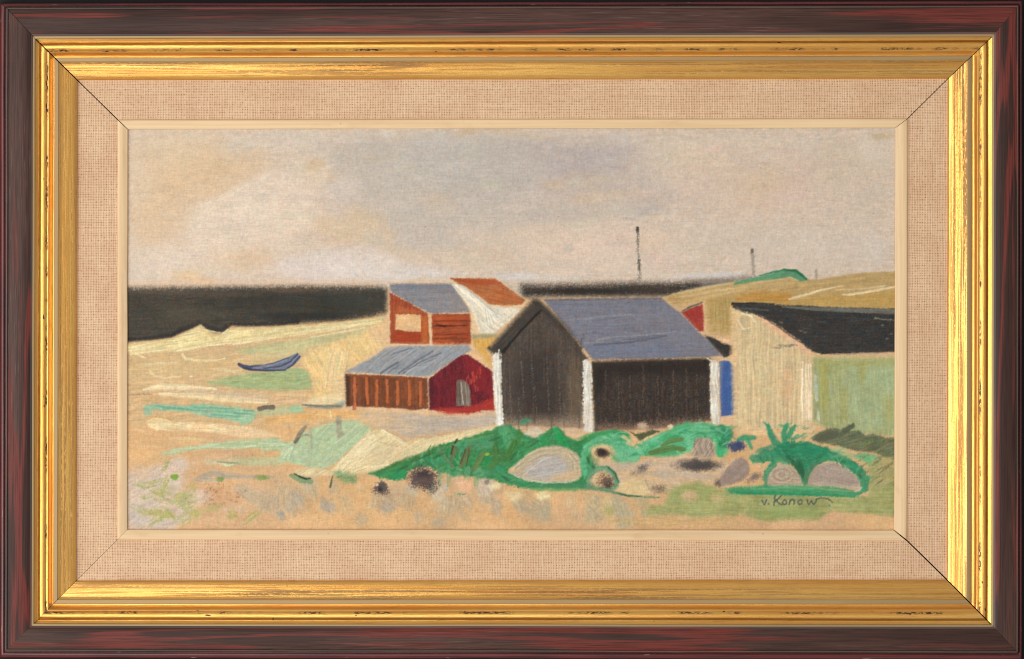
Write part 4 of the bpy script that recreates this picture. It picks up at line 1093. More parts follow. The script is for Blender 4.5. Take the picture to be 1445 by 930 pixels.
for b in [(404, 694, 26, 26, (191, 167, 133), .7), (412, 716, 18, 10, (179, 163, 137), .6), (397, 726, 10, 6, (163, 159, 149), .6), (440, 690, 20, 12, (183, 171, 143), .6), (462, 712, 14, 12, (171, 161, 143), .65), (430, 684, 14, 8, (175, 167, 143), .5),
          (480, 700, 30, 16, (201, 167, 123), .5), (490, 712, 20, 10, (193, 171, 135), .4), (545, 705, 18, 26, (185, 161, 129), .65), (512, 735, 12, 12, (177, 161, 133), .5), (575, 702, 18, 14, (183, 165, 135), .5),
          (560, 690, 16, 14, (183, 163, 135), .4), (620, 702, 16, 12, (201, 187, 159), .6), (630, 715, 14, 22, (181, 165, 137), .6), (617, 736, 8, 12, (179, 165, 139), .6), (690, 700, 22, 16, (185, 167, 139), .7), (640, 708, 30, 18, (189, 167, 133), .5),
          (752, 716, 30, 20, (183, 163, 131), .8), (770, 722, 20, 14, (179, 163, 133), .6), (838, 720, 20, 18, (179, 165, 133), .75), (830, 706, 14, 8, (193, 175, 135), .4), (858, 716, 22, 16, (193, 181, 133), .6), (880, 722, 26, 18, (179, 167, 135), .7), (905, 708, 30, 12, (177, 161, 121), .5),
          (860, 722, 7, 7, (168, 160, 96), .5), (705, 690, 30, 14, (199, 167, 129), .5), (720, 730, 60, 12, (207, 163, 115), .5), (552, 716, 14, 16, (169, 155, 135), .6), (580, 690, 14, 10, (189, 175, 151), .5), (612, 690, 12, 10, (207, 191, 161), .6), (626, 688, 9, 8, (195, 185, 165), .6), (660, 706, 16, 10, (189, 167, 137), .6), (700, 714, 18, 9, (179, 163, 139), .55), (735, 712, 16, 12, (177, 161, 135), .55), (806, 706, 16, 10, (207, 181, 141), .5), (812, 726, 12, 8, (189, 171, 139), .4), (912, 724, 14, 8, (177, 165, 131), .5), (420, 704, 16, 12, (175, 165, 147), .5), (380, 706, 16, 14, (183, 163, 135), .5), (470, 690, 12, 8, (177, 159, 133), .5), (508, 690, 12, 8, (207, 181, 139), .5), (525, 712, 10, 9, (199, 175, 139), .5), (655, 730, 16, 8, (189, 165, 131), .5), (590, 730, 12, 9, (183, 163, 135), .5),
          (960, 735, 120, 8, (201, 167, 115), .6)]:
    B(*b[:5], op=min(.95, b[5] * 1.3), rough=.62, dry=1.2, hard=.25, h=.2, hs=.25, st=.10, ang=float(rng.uniform(35, 100)) if b[2] < 40 else 0.0)
for i in range(46):
    x, y = rng.uniform(380, 640), rng.uniform(685, 735)
    St([(x, y), (x + rng.uniform(-3, 3), y + rng.uniform(-4, 4))], 1.1, (160, 120, 90), dry=1.2, op=.35, h=.1)
# small greens on the sand
St([(410, 671), (424, 676), (438, 680)], [4, 10, 7], (108, 138, 98), dry=1.3, op=.8)
St([(415, 668.5), (424, 673), (431, 676), (438, 675)], [1.5, 2.2, 2.4, 1.4], (38, 58, 44), dry=.6)
P([(470, 668), (478, 664), (504, 670), (502, 682), (486, 682), (476, 674)], (104, 148, 100), None, soft=3, dry=1.7, op=.75, ang=0, st=.15)
St([(469, 672), (466, 688)], [1.4, 2.2], (62, 84, 60), dry=.7)
St([(474, 674), (482, 672)], 1.3, (110, 96, 70), dry=1.0, op=.7)

# ---- bushes, left mass
P([(518, 668), (532, 665), (546, 660), (560, 652), (574, 649), (590, 643), (604, 636), (620, 628), (640, 623), (664, 616), (690, 608), (708, 601), (718, 599), (728, 604), (740, 612), (754, 618), (766, 614), (778, 604), (786, 603), (796, 611), (806, 619), (816, 622), (828, 616), (840, 612), (848, 630), (846, 650), (850, 690), (800, 692), (762, 691), (734, 688), (706, 680), (680, 676), (664, 672), (640, 668), (618, 668), (606, 660), (592, 660), (576, 664), (572, 676), (556, 679), (540, 676)], (62, 138, 84), l_bushl, soft=1.8, rough=2.4, rs=5, ang=-22, st=.09, var=.14, col2=(54, 122, 74), h=.22, hs=.25, dry=.9)
for pts, ww, c in [([(530, 668), (560, 655), (600, 641), (640, 627), (690, 612)], [3, 7, 8, 6, 4], (68, 112, 60)), ([(556, 672), (568, 668)], [10, 10], (48, 134, 84)), ([(620, 634), (660, 622), (694, 614)], [4, 5, 3], (96, 154, 96)), ([(636, 640), (640, 660), (690, 650)], [18, 22, 14], (48, 134, 76)), ([(650, 630), (690, 626)], [14, 16], (84, 146, 104)),
                   ([(712, 606), (720, 622), (722, 634)], [14, 18, 10], (88, 152, 106)), ([(724, 632), (736, 624), (732, 612)], [10, 10, 8], (66, 120, 64)), ([(700, 640), (716, 644)], [18, 16], (68, 112, 62)), ([(740, 622), (760, 626), (744, 640)], [10, 12, 8], (70, 144, 92)), ([(784, 606), (790, 618), (800, 628)], [8, 14, 8], (40, 148, 80)),
                   ([(770, 618), (760, 626)], [8, 8], (50, 146, 84)), ([(700, 664), (720, 676), (740, 684)], [16, 12, 8], (64, 136, 92)), ([(750, 686), (790, 686), (830, 686)], [5, 6, 6], (74, 128, 92)), ([(750, 690), (790, 691), (816, 690)], [3, 4, 3], (110, 158, 96)), ([(828, 622), (838, 634), (834, 650)], [12, 14, 10], (56, 122, 62)), ([(824, 636), (836, 660), (842, 676)], [6, 12, 12], (76, 148, 104)),
                   ([(810, 624), (824, 634), (830, 652)], [5, 6, 4], (50, 116, 66)), ([(690, 668), (664, 664), (640, 668)], [8, 12, 10], (72, 138, 92)), ([(700, 606), (699, 624), (698, 644)], [4, 4, 3], (70, 116, 72)), ([(604, 650), (626, 650)], [10, 12], (62, 136, 90)), ([(810, 622), (830, 614), (845, 611)], [3, 4, 3], (60, 150, 84))]:
    St(pts, ww, c, dry=.8, op=.8, h=.3, hs=.3, soft=2)
for pts, ww, c in [([(620, 632), (628, 646), (636, 656)], [5, 7, 6], (84, 128, 88)), ([(642, 634), (638, 646)], [7, 7], (96, 112, 74)), ([(639, 630), (637, 640)], [2.5, 2], (88, 46, 36)), ([(645, 620), (642, 625)], [1.6, 1.8], (52, 46, 38)), ([(662, 632), (656, 646), (650, 658)], [7, 9, 7], (98, 116, 72)), ([(657, 634), (650, 654)], [1.6, 1.6], (84, 62, 44)),
                   ([(662, 634), (658, 658)], [1.4, 1.2], (80, 72, 48)), ([(682, 640), (676, 650), (668, 662)], [6, 9, 7], (96, 124, 72)), ([(698, 630), (700, 650), (692, 660)], [6, 9, 8], (72, 118, 64)), ([(726, 624), (718, 640)], [8, 8], (68, 120, 60)), ([(636, 652), (640, 658)], [4, 4], (104, 112, 78))]:
    St(pts, ww, c, dry=.7, op=.85, h=.35)
B(687, 641, 5, 3, (150, 178, 70), .9, dry=1.0, hard=.4)
St([(736, 596), (742, 594), (748, 592)], [6, 8, 4], (76, 146, 104), dry=1.3, op=.85)
P([(740, 612), (746, 604), (760, 603), (768, 610), (758, 617), (750, 617)], (206, 188, 162), None, soft=2, dry=1.0)
P([(792, 604), (812, 604), (824, 612), (816, 620), (806, 618)], (210, 180, 144), None, soft=3, dry=1.3, op=.8)
# feathered lower edge
for x in (622, 634, 646, 660, 672, 676):
    St([(x, 662), (x - 1, 676), (x - 2, 686)], [8, 6, 2], (112, 152, 112), dry=1.5, op=.55)
for i in range(150):
    t = rng.uniform(0, 1)
    x = 545 + 290 * t
    top = np.interp(x, [545, 600, 660, 712, 750, 786, 812, 835], [664, 640, 620, 602, 617, 606, 622, 618])
    y = top + rng.uniform(1, 1) * (rng.uniform(0, 1) ** 0.8) * (np.interp(x, [545, 600, 700, 760, 835], [672, 662, 676, 690, 686]) - top)
    an = rng.normal(-0.7, 0.8)
    ln = rng.uniform(6, 18)
    c = [(38, 124, 72), (84, 156, 108), (70, 116, 62), (104, 164, 116), (44, 146, 84), (52, 108, 70)][i % 6]
    St([(x, y), (x + ln * .5 * math.cos(an), y + ln * .5 * math.sin(an)), (x + ln * math.cos(an + .3), y + ln * math.sin(an + .3))], [1.4, rng.uniform(2, 5), 1.2], c, op=rng.uniform(.35, .75), dry=1.0, h=.4, hs=.35)
for pts, ww, c in [([(620, 632), (628, 646), (636, 656)], [5, 7, 6], (84, 128, 88)), ([(642, 634), (638, 646)], [7, 7], (96, 112, 74)), ([(639, 630), (637, 640)], [2.5, 2], (88, 46, 36)), ([(645, 620), (642, 625)], [1.6, 1.8], (52, 46, 38)), ([(662, 632), (656, 646), (650, 658)], [7, 9, 7], (98, 116, 72)), ([(657, 634), (650, 654)], [1.6, 1.6], (84, 62, 44)),
                   ([(662, 634), (658, 658)], [1.4, 1.2], (80, 72, 48)), ([(682, 640), (676, 650), (668, 662)], [6, 9, 7], (96, 124, 72)), ([(698, 630), (700, 650), (692, 660)], [6, 9, 8], (72, 118, 64)), ([(726, 624), (718, 640)], [8, 8], (68, 120, 60)), ([(636, 652), (640, 658)], [4, 4], (104, 112, 78))]:
    St(pts, ww, c, dry=.7, op=.85, h=.35)
for x, y, an in [(580, 652, -.4), (596, 646, -.5), (612, 646, -.4), (560, 664, -.4), (720, 650, -1.0), (748, 630, -.6), (708, 672, .6), (826, 640, 1.2), (836, 652, 1.4), (690, 622, -.3)]:
    St([(x, y), (x + 8 * math.cos(an), y + 8 * math.sin(an)), (x + 15 * math.cos(an), y + 15 * math.sin(an))], [2, 4, 2], (50, 92, 56), dry=1.0, op=.6, h=.35)
# big boulder
P([(716, 666), (722, 659), (732, 651), (744, 641), (756, 634), (770, 629.5), (788, 628.5), (802, 632), (813, 639), (820, 648), (823, 658), (820, 672), (812, 679), (796, 680), (770, 681), (746, 679), (730, 673), (720, 669)], (192, 172, 140), l_r1, soft=1.4, rough=.8, ang=-20, st=.06, var=.05, col2=(182, 164, 134), h=.35, hs=.3)
P([(738, 668), (748, 656), (760, 648), (776, 642), (790, 643), (800, 652), (802, 664), (790, 674), (764, 677), (744, 676)], (180, 172, 164), None, soft=5, rough=1.4, ang=-10, st=.06, col2=(172, 164, 156), h=.4, hs=.3)
for off, c in [(0, (204, 186, 152)), (3.5, (176, 158, 128)), (7, (200, 184, 154)), (10.5, (172, 158, 132))]:
    St([(724 + off, 662), (742 + off, 645 + off * .4), (760 + off * .4, 634 + off * .8), (786, 631 + off), (806 - off * .6, 637 + off * .5), (818 - off, 652), (819 - off, 670 - off * .3)], 2.2, c, op=.65, h=.55, dry=.9)
St([(738, 672), (750, 660), (770, 646), (786, 645)], [2, 3, 3, 2], (192, 184, 174), h=.6, op=.7)
P([(776, 672), (800, 664), (818, 664), (816, 676), (800, 680), (778, 679)], (206, 176, 140), None, soft=3, dry=1.0, op=.75)
St([(722, 668), (740, 677), (770, 681), (806, 680)], [2, 2.4, 2.4, 2], (198, 196, 174), op=.7, dry=1.2)
B(722, 663, 6, 5, (216, 180, 134), .8)

# stones under the left bushes
B(653, 684, 14, 12, (222, 176, 140), .9, rough=.4, hard=.4, dry=1.1)
P([(675, 680), (684, 674), (696, 678), (700, 688), (690, 700), (678, 698)], (206, 186, 162), None, soft=3, dry=1.0, ang=60, h=.4, hs=.4)
B(687, 680, 5, 5, (128, 112, 98), .8, dry=1.3)
B(699, 686, 10, 6, (228, 208, 160), .9, hard=.5, h=.4)
B(726, 700, 14, 9, (222, 200, 152), .85, hard=.4, h=.35)
B(767, 700, 12, 8, (224, 206, 154), .9, hard=.5, h=.4)
St([(758, 698), (766, 703), (776, 699)], [2, 2.4, 2], (232, 218, 174), h=.6)
St([(646, 697), (656, 698)], 2, (96, 140, 100), dry=1.4, op=.8)
# speckled dark stones
B(598, 674, 22, 18, (84, 70, 68), .95, l_r10, rough=.3, hard=.45, dry=2.2)
B(598, 668, 14, 9, (56, 46, 46), .7, dry=2.2)
B(600, 684, 12, 6, (70, 64, 64), .5, dry=2.4)
B(610, 690, 10, 10, (66, 62, 60), .6, dry=2.4)
B(537, 689, 13, 10.5, (84, 76, 74), .95, l_r11, rough=.35, hard=.45, dry=2.2)
B(536, 690, 5, 5, (42, 40, 42), .8, dry=1.4)
B(532, 684, 2.6, 2.6, (206, 184, 158), .95, hard=.6)

# ---- bushes, middle
P([(844, 612), (852, 608), (872, 607), (884, 610), (890, 618), (893, 628), (904, 626), (918, 618), (938, 609), (956, 600), (972, 595), (992, 595.5), (1008, 599), (1020, 600), (1032, 600), (1032, 612), (1028, 626), (1026, 642), (1016, 646), (1009, 640), (1008, 628), (1000, 620), (984, 620), (978, 632), (972, 638), (950, 644), (928, 644), (908, 642), (896, 654), (880, 656), (870, 642), (868, 632), (848, 626), (832, 640), (826, 650), (830, 668), (824, 676), (818, 660), (822, 630)], (88, 168, 118), l_bushm, soft=1.8, rough=2.2, rs=5, ang=-22, st=.08, var=.10, col2=(102, 176, 130), h=.25, hs=.28, dry=.8)
P([(858, 628), (876, 618), (890, 634), (900, 644), (880, 660), (866, 650)], (112, 176, 132), None, soft=7, op=.7, dry=1.0)
for pts, ww, c in [([(846, 612), (870, 609), (886, 614)], [4, 6, 4], (48, 144, 82)), ([(826, 622), (838, 614), (850, 610)], [5, 5, 3], (64, 140, 80)), ([(910, 636), (940, 618), (970, 602)], [6, 10, 8], (70, 160, 104)), ([(950, 612), (985, 602), (1010, 606)], [6, 8, 6], (104, 180, 132)), ([(912, 640), (930, 642), (960, 638)], [6, 8, 8], (64, 156, 98)),
                   ([(874, 624), (884, 640), (880, 652)], [6, 10, 8], (106, 178, 134)), ([(1010, 610), (1018, 624), (1016, 640)], [8, 12, 10], (62, 160, 100)), ([(1018, 604), (1028, 612), (1020, 626)], [10, 14, 12], (48, 124, 86)), ([(1004, 604), (1014, 612)], [5, 8], (52, 128, 88)), ([(1006, 608), (1016, 604)], [2, 3], (112, 178, 136)), ([(850, 632), (862, 640), (872, 652)], [4, 5, 5], (84, 164, 112))]:
    St(pts, ww, c, dry=.8, op=.8, h=.3, hs=.3, soft=1.8)
St([(918, 639), (934, 635), (948, 632), (965, 634)], [6, 9, 8, 5], (92, 126, 72), h=.35, dry=.6)
St([(934, 629), (946, 622), (962, 620)], [4, 7, 6], (96, 134, 80), h=.35, dry=.7)
St([(940, 635), (966, 635)], [2, 2], (76, 104, 56), dry=.7)
P([(888, 609), (896, 612), (910, 610), (920, 606), (931, 608), (922, 613), (912, 617), (904, 623), (899, 618)], (72, 80, 54), None, soft=1.4, rough=1, dry=.8, op=.95)
B(906, 601, 10, 6, (204, 180, 152), .85, hard=.4, dry=1.1)
B(946, 602, 5, 4, (226, 206, 172), .9, hard=.4, dry=1.1, h=.4)
St([(880, 616), (890, 626), (898, 630)], [6, 8, 6], (220, 182, 134), dry=1.5, op=.7)
St([(902, 626), (914, 618), (926, 612)], [4, 4, 2], (216, 182, 136), dry=1.3, op=.7)
for i in range(80):
    x = rng.uniform(835, 1030)
    top = np.interp(x, [835, 860, 890, 905, 940, 980, 1030], [622, 610, 622, 630, 612, 598, 604])
    y = top + rng.uniform(0.05, .9) * np.interp(x, [835, 890, 905, 960, 985, 1030], [24, 26, 10, 34, 22, 34])
    an = rng.normal(-0.4, 0.6)
    ln = rng.uniform(6, 20)
    c = [(66, 150, 98), (120, 188, 142), (82, 168, 118), (52, 138, 90), (134, 190, 150)][i % 5]
    St([(x, y), (x + ln * .5 * math.cos(an), y + ln * .5 * math.sin(an)), (x + ln * math.cos(an + .3), y + ln * math.sin(an + .3))], [1.2, rng.uniform(2, 4.5), 1.2], c, op=rng.uniform(.3, .7), dry=1.0, h=.4, hs=.35)
St([(918, 639), (934, 635), (948, 632), (965, 634)], [6, 9, 8, 5], (92, 126, 72), h=.35, dry=.6)
St([(934, 629), (946, 622), (962, 620)], [4, 7, 6], (96, 134, 80), h=.35, dry=.7)
# bare, greyed ground between the stones
P([(836, 646), (870, 654), (900, 654), (920, 646), (975, 642), (1012, 648), (1030, 650), (1040, 646), (1046, 650), (1012, 684), (1000, 690), (950, 694), (900, 700), (870, 692), (866, 668), (842, 656)], (212, 180, 140), l_sand, soft=4, rough=2, dry=1.1, op=.95, col2=(202, 176, 146))
for b in [(880, 658, 18, 9, (186, 170, 150), .7), (930, 655, 30, 9, (190, 172, 150), .6), (940, 668, 40, 8, (182, 168, 152), .7), (990, 672, 34, 6, (178, 164, 150), .6), (960, 652, 20, 6, (196, 174, 150), .6), (1016, 660, 16, 8, (196, 172, 146), .5)]:
    B(*b[:5], op=b[5], rough=.4, dry=1.1)
B(985, 656, 36, 11, (82, 76, 74), .95, l_r6, rough=.28, hard=.35, dry=.9)
B(988, 657, 26, 7, (66, 62, 62), .7, dry=1.2)
B(905, 662, 17, 9, (128, 116, 106), .8, dry=1.9, rough=.4, ang=-30)
B(906, 660, 8, 5, (100, 90, 84), .6, dry=1.9)
B(931, 690, 14, 8, (132, 116, 94), .85, dry=2.0, rough=.4)
B(932, 689, 7, 5, (104, 88, 68), .6, dry=1.8)
# black stone in its ring
B(848, 638, 19, 13, (220, 184, 138), .95, rough=.2, hard=.5, dry=1.4)
B(850, 639, 12, 8, (62, 52, 48), .98, l_r7, rough=.3, hard=.4, dry=.9)
B(850, 638, 8, 5, (44, 38, 38), .7, dry=1.0)
# speckled stone in green ring
P([(826, 690), (828, 676), (834, 664), (846, 658), (858, 658), (868, 666), (874, 678), (872, 690), (850, 694)], (106, 142, 108), l_bushl, soft=2, dry=1.0)
P([(832, 678), (840, 666), (852, 663), (866, 672), (866, 686), (846, 688), (836, 684)], (214, 178, 136), None, soft=3, dry=1.2)
St([(832, 672), (844, 661), (856, 660), (866, 668), (871, 680), (868, 688)], [4, 5, 6, 6, 6, 4], (104, 144, 112), dry=.7)
St([(858, 660), (868, 668), (872, 680)], [2, 2, 2], (60, 104, 76), dry=.7)
B(855, 679, 13, 11, (104, 84, 70), .95, l_r8, rough=.3, hard=.35, dry=2.3)
B(860, 684, 7, 6, (62, 48, 42), .7, dry=2.2)
# cream stone
P([(868, 692), (876, 682), (892, 675), (906, 676), (914, 684), (918, 694), (908, 699), (886, 698)], (218, 192, 144), l_r9, soft=2.4, rough=1, dry=1.0, h=.3, col2=(214, 186, 136))
St([(846, 690), (868, 695), (884, 699), (904, 701), (930, 702)], [4, 4, 3, 2.4, 2], (104, 136, 104), dry=1.0, op=.85)
St([(872, 696), (886, 700), (904, 700)], [2, 2, 1.6], (68, 106, 76), dry=.8)
St([(910, 676), (916, 690)], 1.6, (156, 140, 104), dry=1.3, op=.7)
# taupe stones
P([(1010, 683), (1016, 674), (1026, 660), (1038, 648), (1046, 645), (1054, 650), (1058, 660), (1056, 670), (1046, 679), (1030, 684), (1016, 687)], (156, 136, 122), l_r4, soft=1.4, rough=.8, ang=-45, st=.05, col2=(150, 130, 118), h=.25)
B(1064, 674, 15, 8, (116, 102, 98), .85, dry=1.6, rough=.4, ang=-25)
B(1012, 682, 6, 7, (104, 92, 78), .8, dry=1.9, rough=.4)
P([(978, 636), (980, 622), (986, 618), (1000, 618), (1005, 624), (1010, 640), (1004, 648), (990, 646), (974, 642)], (164, 146, 128), l_r5, soft=1.6, rough=1.2, rs=4, ang=-60, st=.12, h=.3, hs=.4)
for i in range(7):
    x = 981 + i * 4
    St([(x, 621 + (i % 2) * 2), (x - 2, 630), (x + 2, 640)], 1.3, (186, 168, 148) if i % 2 else (128, 112, 98), op=.7, dry=.9, h=.5)
B(1040, 630, 14, 9, (64, 72, 104), .97, l_r12, rough=.3, hard=.4, dry=1.5)
B(1044, 627, 7, 6, (56, 62, 100), .7)

# ---- bushes, right
P([(1080, 690), (1084, 664), (1096, 652), (1112, 650), (1128, 664), (1140, 660), (1156, 648), (1184, 650), (1206, 664), (1222, 680), (1220, 696), (1080, 696)], (186, 172, 142), l_bushr, soft=4, dry=1.0, op=.9)
P([(1066, 645), (1078, 637), (1092, 632), (1102, 625), (1118, 622), (1136, 625), (1150, 630), (1166, 631), (1182, 640), (1200, 648), (1214, 658), (1225, 674), (1225, 692), (1217, 694), (1213, 678), (1202, 665), (1186, 652), (1168, 648), (1152, 652), (1141, 668), (1137, 684), (1130, 682), (1129, 668), (1114, 651), (1100, 651), (1090, 658), (1084, 672), (1085, 688), (1079, 688), (1077, 672), (1082, 659), (1090, 651), (1072, 652)], (56, 134, 96), l_bushr, soft=2, rough=2.6, rs=4, ang=-12, st=.10, var=.10, col2=(48, 122, 86), h=.25, hs=.28, dry=1.0)
for pts, ww, c in [([(1084, 600), (1087, 612), (1094, 624), (1102, 630)], [5, 9, 11, 8], (48, 134, 98)), ([(1078, 596), (1084, 602)], [2, 4], (60, 140, 104)), ([(1107, 624), (1106, 612), (1110, 600)], [8, 8, 6], (46, 134, 92)), ([(1112, 616), (1118, 606), (1122, 600)], [8, 7, 3], (54, 140, 96)), ([(1100, 600), (1108, 602)], [2, 4], (58, 142, 98)), ([(1118, 620), (1128, 616), (1136, 612)], [5, 3, 2], (66, 146, 104)),
                   ([(1042, 620), (1050, 618), (1064, 618)], [5, 9, 6], (56, 144, 104)), ([(1056, 622), (1060, 632)], [7, 4], (66, 148, 108)), ([(1060, 646), (1074, 636), (1090, 630)], [6, 8, 6], (84, 140, 104)), ([(1064, 650), (1080, 644), (1096, 640)], [8, 14, 12], (70, 140, 100)), ([(1100, 636), (1140, 632), (1166, 640)], [14, 18, 12], (46, 130, 94)), ([(1112, 646), (1126, 656), (1134, 672)], [8, 12, 8], (48, 96, 66)),
                   ([(1136, 682), (1140, 668), (1150, 654), (1164, 648)], [8, 8, 8, 7], (78, 126, 90)), ([(1150, 648), (1176, 646), (1200, 654), (1218, 668), (1222, 688)], [7, 8, 8, 8, 7], (60, 138, 96)), ([(1210, 664), (1222, 676), (1220, 692)], [5, 6, 6], (84, 148, 106)), ([(1082, 688), (1080, 676), (1084, 664), (1094, 656)], [6, 6, 6, 5], (88, 140, 104)), ([(1090, 650), (1100, 648), (1112, 652)], [8, 9, 8], (74, 142, 100))]:
    St(pts, ww, c, dry=.9, op=.88, h=.3, hs=.3, soft=1.6, lb=l_bushr)
for i in range(20):
    x, y = rng.uniform(1106, 1146), rng.uniform(598, 624)
    St([(x, y), (x + rng.uniform(2, 7), y - rng.uniform(1, 5))], 1.5, (70, 148, 108), dry=1.5, op=.6)
P([(1172, 634), (1190, 628), (1196, 638), (1210, 646), (1196, 648), (1178, 642)], (140, 178, 128), None, soft=4, dry=1.2, op=.7)
P([(1204, 642), (1222, 640), (1238, 644), (1244, 652), (1232, 658), (1222, 654)], (106, 176, 124), l_bushr, soft=2.5, dry=1.0, ang=20)
# scrub at the right edge
P([(1146, 616), (1156, 610), (1168, 605), (1178, 603.5), (1186, 606), (1196, 600), (1204, 598), (1206, 603), (1200, 609), (1212, 607), (1220, 614), (1232, 612), (1250, 618), (1270, 618), (1270, 648), (1250, 646), (1232, 638), (1206, 636), (1184, 630), (1164, 626), (1148, 624)], (98, 106, 80), l_scrub, soft=1.6, rough=1.2, ang=-14, st=.10, var=.08, col2=(108, 112, 82), dry=.9, h=.2, hs=.25)
P([(1148, 619), (1166, 608), (1182, 607), (1184, 616), (1166, 624), (1150, 624)], (84, 88, 70), None, soft=2, op=.85, ang=-20)
St([(1184, 616), (1194, 606), (1204, 600)], [5, 6, 5], (92, 98, 76), h=.35)
P([(1230, 648), (1270, 642), (1270, 692), (1226, 690), (1228, 670)], (162, 156, 104), l_scrub, soft=4, dry=1.0, op=.9)
for i in range(34):
    x, y = rng.uniform(1210, 1262), rng.uniform(620, 690)
    St([(x + 14, y - 5), (x + 5, y), (x, y + 4)], [1.2, 2.4, 1.4], (110 + rng.uniform(-14, 24), 114 + rng.uniform(-14, 20), 78 + rng.uniform(-8, 12)), dry=1.2, op=.7, h=.3)
P([(1222, 650), (1236, 658), (1234, 690), (1226, 690)], (152, 160, 108), None, soft=4, dry=1.0, op=.7)
for i in range(70):
    x = rng.uniform(1070, 1222)
    yb = np.interp(x, [1070, 1110, 1150, 1180, 1222], [640, 626, 630, 640, 672])
    y = yb + rng.uniform(0, 1) * np.interp(x, [1070, 1110, 1140, 1180, 1222], [10, 24, 30, 10, 14])
    an = rng.normal(0.3, 0.7)
    ln = rng.uniform(5, 14)
    c = [(38, 118, 84), (76, 150, 112), (58, 100, 70), (96, 160, 120), (40, 138, 98)][i % 5]
    St([(x, y), (x + ln * .5 * math.cos(an), y + ln * .5 * math.sin(an)), (x + ln * math.cos(an + .3), y + ln * math.sin(an + .3))], [1.2, rng.uniform(2, 4), 1.2], c, op=rng.uniform(.35, .75), dry=1.1, h=.4, hs=.35)
for x, y in [(1072, 656), (1066, 640), (1098, 620), (1128, 606), (1134, 620), (1150, 624), (1190, 636)]:
    B(x, y, 5, 3, (212, 180, 138), .6, dry=1.6, rough=.5)
# right stones
P([(1082, 684), (1084, 672), (1090, 663), (1100, 658), (1112, 659), (1124, 666), (1131, 678), (1131, 685), (1108, 685)], (180, 162, 138), l_r3, soft=1.6, rough=.8, h=.3, dry=.8, col2=(172, 150, 128))
for rr in (15, 11, 7, 3.5):
    pts = [(1103 + rr * 1.05 * math.cos(t), 670 + rr * .75 * math.sin(t)) for t in np.linspace(0.4, 6.1, 14)]
    St(pts, 1.6, (196, 178, 154) if rr in (15, 7) else (150, 130, 114), op=.6, dry=.8, h=.5)
P([(1140, 684), (1143, 672), (1149, 661), (1160, 654.5), (1178, 654), (1192, 662), (1206, 672), (1213, 680), (1213, 687), (1196, 688), (1170, 686)], (168, 150, 134), l_r2, soft=1.4, rough=.8, ang=15, st=.05, col2=(160, 142, 128), h=.3, hs=.2)
for rr in (14, 8):
    pts = [(1176 + rr * 1.1 * math.cos(t), 666 + rr * .5 * math.sin(t)) for t in np.linspace(0.2, 6.1, 14)]
    St(pts, 1.4, (182, 166, 150), op=.5, dry=.8, h=.4)
P([(1144, 680), (1200, 684), (1213, 684), (1212, 690), (1150, 688)], (196, 172, 146), None, soft=3, dry=1.3, op=.7)

# ---- grass at the lower right
P([(908, 724), (920, 714), (936, 712), (942, 700), (952, 690), (966, 684), (984, 680), (1002, 685), (1020, 692), (1034, 690), (1080, 694), (1150, 700), (1222, 700), (1232, 688), (1270, 680), (1270, 730), (1240, 727), (1210, 724), (1172, 721), (1160, 730), (1150, 735), (1120, 731), (1080, 736), (1062, 732), (1050, 727), (1018, 729), (980, 730), (950, 726), (920, 728)], (152, 154, 98), l_grass, soft=3, rough=2, ang=2, st=.06, var=.06, col2=(160, 162, 106), dry=1.1, h=.12)
P([(940, 690), (968, 682), (1000, 690), (1000, 702), (950, 704)], (150, 160, 98), None, soft=5, op=.6)
B(972, 700, 16, 10, (206, 172, 134), .85, dry=1.1, hard=.3)
B(1012, 704, 15, 8, (206, 176, 130), .7, dry=1.2)
B(1056, 706, 12, 8, (184, 172, 116), .5, dry=1.2)
P([(1060, 722), (1100, 716), (1150, 716), (1158, 726), (1110, 734), (1070, 732)], (140, 156, 94), None, soft=5, op=.7)
P([(1022, 690), (1040, 687), (1080, 685), (1130, 685), (1180, 687), (1205, 692), (1210, 701), (1150, 700), (1080, 698), (1030, 697)], (84, 152, 104), l_bushr, soft=2, rough=1.2, ang=2, st=.09, col2=(66, 144, 96), h=.25, hs=.28, dry=1.0)
St([(1040, 696), (1100, 696), (1170, 699), (1205, 701)], [3, 4, 3, 2], (50, 140, 96), dry=1.0)
St([(1060, 690), (1120, 688), (1160, 690)], [2, 3, 2], (108, 166, 118), dry=1.0, op=.8)
St([(1224, 674), (1222, 686), (1214, 695), (1200, 699)], [6, 6, 5, 4], (74, 146, 104), l_bushr, dry=1.0)
St([(1138, 684), (1160, 690), (1200, 694)], [2, 2, 2], (150, 164, 116), dry=1.0, op=.7)
# ---- signature
SG = (78, 88, 84)


def sg(pts, w=1.9):
    St([(1040 + a / 6, 610 + b / 6) for a, b in pts], w * 1.08, SG, l_sig, soft=.8, rough=.25, dry=.9, op=.9, st=.04, h=.12, hs=.05)


sg([(212, 575), (222, 598), (230, 614)])
sg([(230, 614), (240, 594), (250, 574)], 1.5)
sg([(264, 603), (270, 606)], 2.0)
def sk(pts, w=1.7):
    sg([((1080 + a / 14.45 - 1040) * 6, (695 + b / 14.45 - 610) * 6) for a, b in pts], w)


